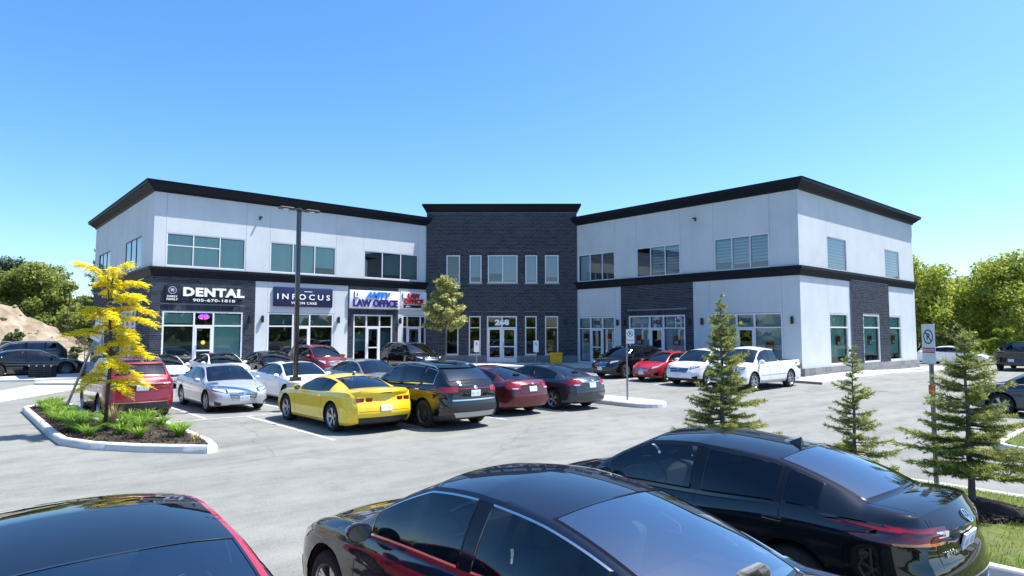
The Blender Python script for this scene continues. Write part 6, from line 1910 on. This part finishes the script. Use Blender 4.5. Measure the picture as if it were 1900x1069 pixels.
# ---------------- daylily clumps, dry grass and mulch in the planted island
def blade_clump(n, L_, spread, w, seed, droop=.6):
    rg = np.random.default_rng(seed); out = []
    for i in range(n):
        a = rg.uniform(0, 6.28); l = L_ * rg.uniform(.65, 1.15); s = spread * rg.uniform(.3, 1.1); d = np.array([math.cos(a), math.sin(a), 0]); sd = np.array([-d[1], d[0], 0])
        b0 = d * rg.uniform(0, .05) + sd * rg.uniform(-.04, .04); pts = []
        for q in range(4):
            f = q / 3; pts.append(b0 + d * s * l * f ** 1.4 + np.array([0, 0, l * (f - droop * .5 * f ** 2.6)]))
        for q in range(3):
            w0, w1 = w * (1 - (q / 3) ** 2 * .9), w * (1 - ((q + 1) / 3) ** 2 * .9)
            out.append([pts[q] - sd * w0, pts[q] + sd * w0, pts[q + 1] + sd * w1, pts[q + 1] - sd * w1])
    return np.array(out)
LF_LILY = island_mat('blade_green', [(.11, .22, .02), (.19, .33, .035), (.28, .42, .06)], .5, .35)
LF_STRAW = island_mat('blade_straw', [(.42, .32, .14), (.55, .44, .22), (.35, .27, .12)], .7, .2)
clump_me = [quads_mesh('blades', blade_clump(120, .44, 1.0, .012, 70 + k, .75), LF_LILY) for k in range(4)]
random.seed(13)
spots = [(2.55, 25.2), (2.9, 25.6), (2.5, 24.2), (2.95, 24.4), (2.6, 23.0), (2.5, 22.0), (2.95, 22.6), (2.45, 20.9), (2.9, 21.4), (2.6, 20.0), (3.0, 20.3), (2.55, 19.0), (3.4, 19.6), (3.9, 19.7), (4.3, 19.5), (3.6, 18.9), (4.3, 18.3), (4.35, 17.2), (3.75, 18.0), (2.75, 24.8), (2.7, 23.6), (2.8, 22.2), (2.7, 21.3), (2.75, 20.6), (2.6, 18.3), (2.75, 19.5), (3.2, 19.2), (4.0, 18.9), (2.65, 17.6), (3.3, 17.5), (3.45, 16.6), (4.2, 16.2)]
for k, (x, y) in enumerate(spots):
    o = link_mesh('daylily_clump', clump_me[k % 4], None, (x, y, .12), (0, 0, random.uniform(0, 6)), (random.uniform(.8, 1.2),) * 3)
    tag(o, 'green clump of strap leaved daylily in the kerbed mulch island', 'plant', 'daylilies in the planted island')
o = link_mesh('dry_grass_tuft', quads_mesh('blades', blade_clump(120, .75, .35, .006, 90, .5), LF_STRAW), None, (3.35, 18.9, .12)); tag(o, 'tall straw coloured dry grass tuft at the foot of the yellow tree', 'plant')
o = link_mesh('dry_grass_tuft', quads_mesh('blades', blade_clump(60, .3, .7, .006, 91, .7), LF_STRAW), None, (4.3, 15.3, .12)); tag(o, 'low straw coloured tuft at the pointed tip of the planted island', 'plant')
def scatter_in(poly, n, rg):
    xs = [p[0] for p in poly]; ys = [p[1] for p in poly]; P = []
    px = np.array(xs); py = np.array(ys)
    while len(P) < n:
        c = np.stack([rg.uniform(min(xs), max(xs), n), rg.uniform(min(ys), max(ys), n)], 1)
        ins = np.zeros(len(c), bool); j = len(px) - 1
        for i in range(len(px)):
            cond = ((py[i] > c[:, 1]) != (py[j] > c[:, 1])) & (c[:, 0] < (px[j] - px[i]) * (c[:, 1] - py[i]) / (py[j] - py[i] + 1e-12) + px[i]); ins ^= cond; j = i
        P += list(c[ins])
    return np.array(P[:n])
rg = np.random.default_rng(17)
c = scatter_in(inn_left, 2600, rg); c3 = np.concatenate([c, np.full((len(c), 1), .155) + rg.random((len(c), 1)) * .03], 1)
Q = leaves(c3, .035, .4, up=1.5)
tag(link_mesh('mulch_chips', quads_mesh('mulch_chips', Q, island_mat('mulch_chips', [(.012, .010, .008), (.035, .026, .02), (.08, .06, .045)], 1))), 'dark bark mulch chips covering the planted island', 'mulch', kind='stuff')

def lawn(poly, n, L_, name, label, rg, z=.13, w=.006, m=None):
    c = scatter_in(poly, n, rg); k = len(c); a = rg.uniform(0, 6.28, k); d = np.stack([np.cos(a), np.sin(a), np.zeros(k)], 1); sd = np.stack([-d[:, 1], d[:, 0], np.zeros(k)], 1)
    patchy = (np.sin(c[:, 0] * 2.1 + 1) * np.cos(c[:, 1] * 1.7) * .25 + 1)[:, None]
    l = L_ * (.6 + .7 * rg.random((k, 1))) * patchy; b = np.concatenate([c, np.full((k, 1), z)], 1)
    Q = np.stack([b - sd * w, b + sd * w, b + d * l * .55 + np.array([0, 0, 1.0]) * l], 1)
    tag(link_mesh(name, quads_mesh(name, Q, m or LAWN)), label, 'grass', kind='stuff')
LAWN = island_mat('lawn_blade', [(.14, .24, .02), (.22, .34, .035), (.32, .40, .06), (.38, .36, .12), (.18, .29, .03)], .6, .35)
near = [(8.25, -2.5), (11.75, -2.5), (11.75, 6.9), (10.8, 7.1), (8.6, 7.1), (8.25, 6.7)]
lawn(near, 26000, .075, 'lawn_grass', 'patchy green lawn under the young spruces', rg)
lawn(inn_far, 7000, .08, 'far_lawn_grass', 'small lawn beyond the drive at the right edge', rg, w=.009)

# ---------------- dirt mound and fence at the far left
mb = MB(); nu, nv = 70, 34
rg = np.random.default_rng(23)
def hsh(x, y): return math.sin(x * 1.7 + 3 * math.sin(y * .9)) * .5 + math.sin(y * 2.3 + 2 * math.sin(x * 1.3)) * .5
vs = []
for j in range(nv + 1):
    for i in range(nu + 1):
        u_, v_ = -26 + 37 * i / nu, 59 + 15 * j / nv
        f = max(0, 1 - abs(v_ - 66.5) / 7.2); f = f * f * (3 - 2 * f)
        e = min(1, max(0, (10.6 - u_) / 9.0)); e = e ** .8
        h = 6.0 * f * e; h += (hsh(u_ * .9, v_ * .9) * .28 + hsh(u_ * 2.3, v_ * 2.1) * .16 + rg.uniform(-.22, .26)) * min(1, h)
        vs.append((u_ + rg.uniform(-.12, .12), v_ + rg.uniform(-.1, .1), -.08 + max(0, h)))
mb.add(vs, [(j * (nu + 1) + i, j * (nu + 1) + i + 1, (j + 1) * (nu + 1) + i + 1, (j + 1) * (nu + 1) + i) for j in range(nv) for i in range(nu)])
M_DIRT = noisy('sandy_dirt', (.25, .205, .15), (.38, .325, .25), scale=1.6, rough=1, bump=.8, bscale=7, c2=(.17, .13, .07), scale2=.5)
tag(mb.build('dirt_mound', M_DIRT), kind='structure')
cl = MB()
for k in range(900):
    i = random.randint(0, len(vs) - 1); p = vs[i]
    if p[2] < .4 or p[1] > 67: continue
    s = random.uniform(.06, .24) * (1 if k % 9 else 1.7); M = Matrix.Translation((p[0] + random.uniform(-.3, .3), p[1] + random.uniform(-.2, .2), p[2])) @ Matrix.Rotation(random.uniform(0, 6), 4, 'Z') @ Matrix.Rotation(random.uniform(0, 6), 4, 'X') @ Matrix.Diagonal((s, s * .8, s * .6, 1))
    cl.lathe([(0, -1), (.8, -.5), (1, .1), (.6, .8), (0, 1)], 6, M)
tag(cl.build('dirt_clods', M_DIRT), 'loose clods of sandy earth on the dirt mound', 'clods', kind='stuff')
def mound_z(x, y):
    return min(vs, key=lambda p: (p[0] - x) ** 2 + (p[1] - y) ** 2)[2]
for k, (x, y, h, r, m, lab) in enumerate([(-.4, 60.8, 1.6, 1.1, LF_LIME, 'weedy green bush at the left edge of the dirt mound'), (-2.6, 60.4, 1.9, 1.3, LF_OLIVE, 'weedy olive bush at the far left foot of the mound'), (4.3, 62.2, 1.3, .6, LF_DARK, 'small dark bush growing on the face of the dirt mound'), (8.2, 61.6, .9, .55, LF_DARK, 'small dark weed near the right foot of the mound')]):
    broadleaf('weedy_bush', lab, (x, y), h, r, m, trunk_h=.1, leaf=.08, n=1600, blobs=12, seed=80 + k, z=mound_z(x, y) - .05, cat='bush', group='weeds on the dirt mound')
t = thing('wire_fence', 'thin wire fence with slim posts in front of the dirt mound', 'fence', (0, 57.6, 0))
wm_ = mat('galvanised_wire', (.35, .34, .32), .5, .6)
for k in range(12):
    mb = MB(); x = -16 + k * 2.2; mb.tube([(x, 0, 0), (x, 0, 1.9)], .03, 6); mb.build('post', wm_, t)
for z_ in (.3, .85, 1.4, 1.85):
    mb = MB(); mb.tube([(-16, 0, z_), (8.2, 0, z_)], .012, 4); mb.build('wire', wm_, t)

# ---------------- distant woods all round the site (one mass at the horizon)
rg = np.random.default_rng(31)
n = 26000
a = rg.uniform(0, 2 * math.pi, n); hgt = 7.5 + 2.5 * np.sin(a * 9) + 1.8 * np.sin(a * 23 + 1) + 1.2 * np.sin(a * 61 + 2)
f = rg.random(n) ** .8; r_ = 150 + 8 * np.sin(a * 5) + rg.uniform(-5, 5, n)
P = np.stack([20 + r_ * np.cos(a), 20 + r_ * np.sin(a), f * hgt + rg.normal(size=n) * .4], 1)
d = np.stack([-np.cos(a), -np.sin(a), .4 * np.ones(n)], 1)
rng = rg
tag(link_mesh('distant_woods', quads_mesh('distant_woods', leaves(P, 1.1, .7, out=d, up=.4), LF_OLIVE)), 'far belt of woods along the horizon', 'woods', kind='stuff')
# ================================================================== street furniture
STEEL = noisy('galvanised_post', (.22, .23, .24), (.34, .35, .36), scale=8, rough=.5)
SIGN_W = mat('sign_sheet_white', (.74, .75, .78), .4); SIGN_K = mat('sign_ink', (.02, .012, .02), .5); SIGN_R = mat('sign_ink_red', (.45, .02, .05), .5)
# lamp post
lp = thing('lamp_post', 'tall black parking lot lamp post with twin flat heads on a concrete base', 'lamp post', (8.6, 20.25, 0))
mb = MB(); mb.lathe([(.26, -.2), (.26, .92), (.235, .96), (0, .96)], 28); mb.build('concrete_base', M_CONC, lp, angle=30)
BLKM = mat('lamp_black', (.006, .006, .008), .35, coat=.4)
mb = MB(); mb.bbox(-.16, .16, -.16, .16, .96, .99, .008); mb.bbox(-.14, .14, -.14, .14, .985, 1.08, .02); mb.build('base_cover', BLKM, lp)
mb = MB(); mb.bbox(-.062, .062, -.062, .062, 1.07, 6.45, .012); mb.bbox(-.075, .075, -.075, .075, 6.40, 6.52, .02); mb.build('pole', BLKM, lp, angle=30)
for s in (1, -1):
    mb = MB(); mb.bbox(.06 if s > 0 else -.24, .24 if s > 0 else -.06, -.03, .03, 6.43, 6.48, .008); a = mb.build('arm', BLKM, lp)
    mb = MB(); x0, x1 = (.20, .66) if s > 0 else (-.66, -.20); mb.bbox(x0, x1, -.14, .14, 6.44, 6.505, .02)
    for k in range(4): mb.box(x0 + .05 + k * .1, x0 + .11 + k * .1, -.11, .11, 6.50, 6.525)
    hd = mb.build('lamp_head', BLKM, lp)
    mb = MB(); mb.lathe([(.0, 6.433), (.08, 6.433), (.10, 6.442)], 20, Matrix.Translation((s * .44, 0, 0))); mb.build('lens', mat('lamp_lens', (.75, .76, .78), .3), hd)

def parking_sign(label, at, z, rotz, h, w=.30, hh=.48, lean=None, post=.03, offx=0, text=('FIRE', 'ROUTE'), band=False, low=None, tape=False, side=1):
    """post with a no-parking plate; plate faces local -Y"""
    t = thing('parking_sign', label, 'sign', (at[0], at[1], z), rotz)
    if lean is not None: t.rotation_euler = lean
    mb = MB(); mb.box(-post, post, -.012, .012, -.15, h)
    mb.box(-post, -post + .012, -.012, .028, -.15, h); mb.box(post - .012, post, -.012, .028, -.15, h)
    mb.build('post', STEEL, t)
    zc = h - hh / 2 + .01
    def plate(z0, z1, x0, x1, m, name, y=-.02, th=.004, r=.02):
        pts = []
        for (cx, cz, a0) in ((x1 - r, z1 - r, 0), (x0 + r, z1 - r, 90), (x0 + r, z0 + r, 180), (x1 - r, z0 + r, 270)):
            pts += [(cx + r * math.cos(R_(a0 + q * 30)), cz + r * math.sin(R_(a0 + q * 30))) for q in range(4)]
        mb = MB(); M = Matrix(((1, 0, 0, 0), (0, 0, -1, y), (0, 1, 0, 0), (0, 0, 0, 1))); mb.prism(pts, 0, th, M)
        return mb.build(name, m, t)
    p = plate(zc - hh / 2, zc + hh / 2, offx - w / 2, offx + w / 2, SIGN_W, 'plate')
    cz = zc + hh * .18; r0 = w * .36; M = Matrix.Translation((offx, -.0245, cz)) @ Matrix.Rotation(R_(90), 4, 'X')
    mb = MB(); mb.lathe([(r0 * .82, 0), (r0 * .82, .002), (r0, .002), (r0, 0)], 28, M, close=True)
    mb.box(-r0 * .86, r0 * .86, -r0 * .08, r0 * .08, .0, .003, M @ Matrix.Rotation(R_(-45), 4, 'Z')); mb.build('ban_ring', SIGN_K, p)
    def word(txt, x, zz, wd, ht, m):
        me = text_mesh(txt, .2, .002, .004, wd, ht); me.materials.clear(); me.materials.append(m)
        me.transform(Matrix.Translation((x, -.0255, zz)) @ Matrix.Rotation(R_(90), 4, 'X')); link_mesh('lettering', me, p)
    word('P', offx, cz, r0 * .62, r0 * .95, SIGN_K)
    if band:
        b = MB(); b.box(offx - w * .45, offx + w * .45, -.0275, -.0245, zc - hh * .23, zc - hh * .10); b.build('red_band', SIGN_R, p)
        me = text_mesh('FIRE ROUTE', .2, .002, .004, w * .82, .05); me.materials.clear(); me.materials.append(SIGN_W); me.transform(Matrix.Translation((offx, -.0285, zc - hh * .165)) @ Matrix.Rotation(R_(90), 4, 'X')); link_mesh('lettering', me, p)
    else:
        word('FIRE ROUTE', offx, zc - hh * .27, w * .84, .042, SIGN_R)
    if tape:
        mb = MB(); mb.bbox(-post - .012, post + .012, -.03, .035, h * .56, h * .62, .008); mb.build('orange_tape', mat('tape_orange', (.65, .13, .04), .6), t)
    for zz in (zc + hh * .44, zc - hh * .44):
        mb = MB(); mb.lathe([(0, .003), (.008, .002), (.008, 0)], 8, Matrix.Translation((0 if abs(offx) < .1 else 0, -.024, zz)) @ Matrix.Rotation(R_(90), 4, 'X')); mb.build('bolt', STEEL, t)
    return t
# plate normals: local -Y turned by rotz
parking_sign('no parking fire route sign on the concrete end island', (18.05, 14.45), .15, R_(-41), 2.45, .28, .50, offx=.12)
ps = parking_sign('leaning no parking sign beside the yellow tree', (2.80, 23.0), .1, 0, 2.9, .36, .52)
Mr = Matrix.Rotation(R_(-41.3 - 12), 4, 'Z') @ Matrix.Rotation(R_(24.5), 4, 'Y'); ps.rotation_euler = Mr.to_euler()
parking_sign('no parking fire route sign behind the bushy spruce', (11.72, 3.36), .14, R_(-131), 2.48, .32, .62, band=True, tape=True)
def access_sign(label, at, col):
    t = thing('accessible_parking_sign', label, 'sign', (at[0], at[1], G(*at) + KH), R_(-41)); h = 1.55
    mb = MB(); mb.box(-.025, .025, -.012, .012, -.1, h); mb.build('post', STEEL, t)
    mb = MB(); mb.bbox(-.17, .17, -.024, -.012, h - .75, h, .004); p = mb.build('plate', SIGN_W, t)
    mb = MB(); M = Matrix.Translation((0, -.0245, h - .2)) @ Matrix.Rotation(R_(90), 4, 'X')
    mb.lathe([(0, 0), (.03, 0), (.03, .002), (0, .002)], 12, M @ Matrix.Translation((-.01, .085, 0))); mb.box(-.025, .01, -.02, .06, 0, .002, M); mb.box(-.02, .06, -.03, .0, 0, .002, M); mb.box(.04, .065, -.1, -.02, 0, .002, M)
    mb.lathe([(.055, 0), (.055, .002), (.075, .002), (.075, 0)], 18, M @ Matrix.Translation((-.015, -.055, 0)), close=True)
    mb.build('wheelchair_symbol', mat('sign_blue_dark', (.03, .06, .2), .5), p)
    if col:
        mb = MB(); mb.box(.03, .09, -.03, .03, -.1, .62); mb.build('bollard_sleeve', mat('dark_red_post', (.10, .01, .02), .5), t)
access_sign('white accessible parking sign left of the entrance doors', (26.5, 33.65), False)
access_sign('white accessible parking sign on a dark red sleeve right of the entrance doors', (29.35, 31.0), True)
# yellow grit bin
b = thing('grit_bin', 'yellow grit bin against the stone base right of the entrance', 'bin', (31.2, 31.0, G(31.2, 31) + KH), R_(-41.8))
YB = noisy('bin_yellow', (.74, .40, .01), (.80, .45, .015), scale=4, rough=.5)
mb = MB(); mb.bbox(-.40, .40, -.30, .30, .0, .58, .03); mb.build('tub', YB, b, angle=40)
mb = MB(); mb.bbox(-.44, .44, -.34, .34, .585, .72, .04, Matrix.Rotation(R_(3), 4, 'X')); mb.build('lid', YB, b, angle=40)
# stacked black crates on the side pavement
t = thing('black_crate', 'low black crate with white corner caps beside the black sedan', 'crate', (4.05, 40.95, G(4, 41) + KH - .03), R_(-41))
mb = MB()
for k in range(5):
    mb.box(-.58, .58, -.2, -.18, .05 + k * .11, .12 + k * .11)
    mb.box(-.58, .58, .18, .2, .05 + k * .11, .12 + k * .11)
for x in (-.58, -.2, .18, .54): mb.box(x, x + .04, -.2, .2, 0, .6)
mb.box(-.58, .58, -.2, .2, .04, .06); mb.build('slat_body', C_PLA, t)
for x in (-.56, -.18, .2, .56):
    mb = MB(); mb.bbox(x - .03, x + .03, -.225, -.18, .55, .62, .01); mb.build('cap', SIGN_W, t)
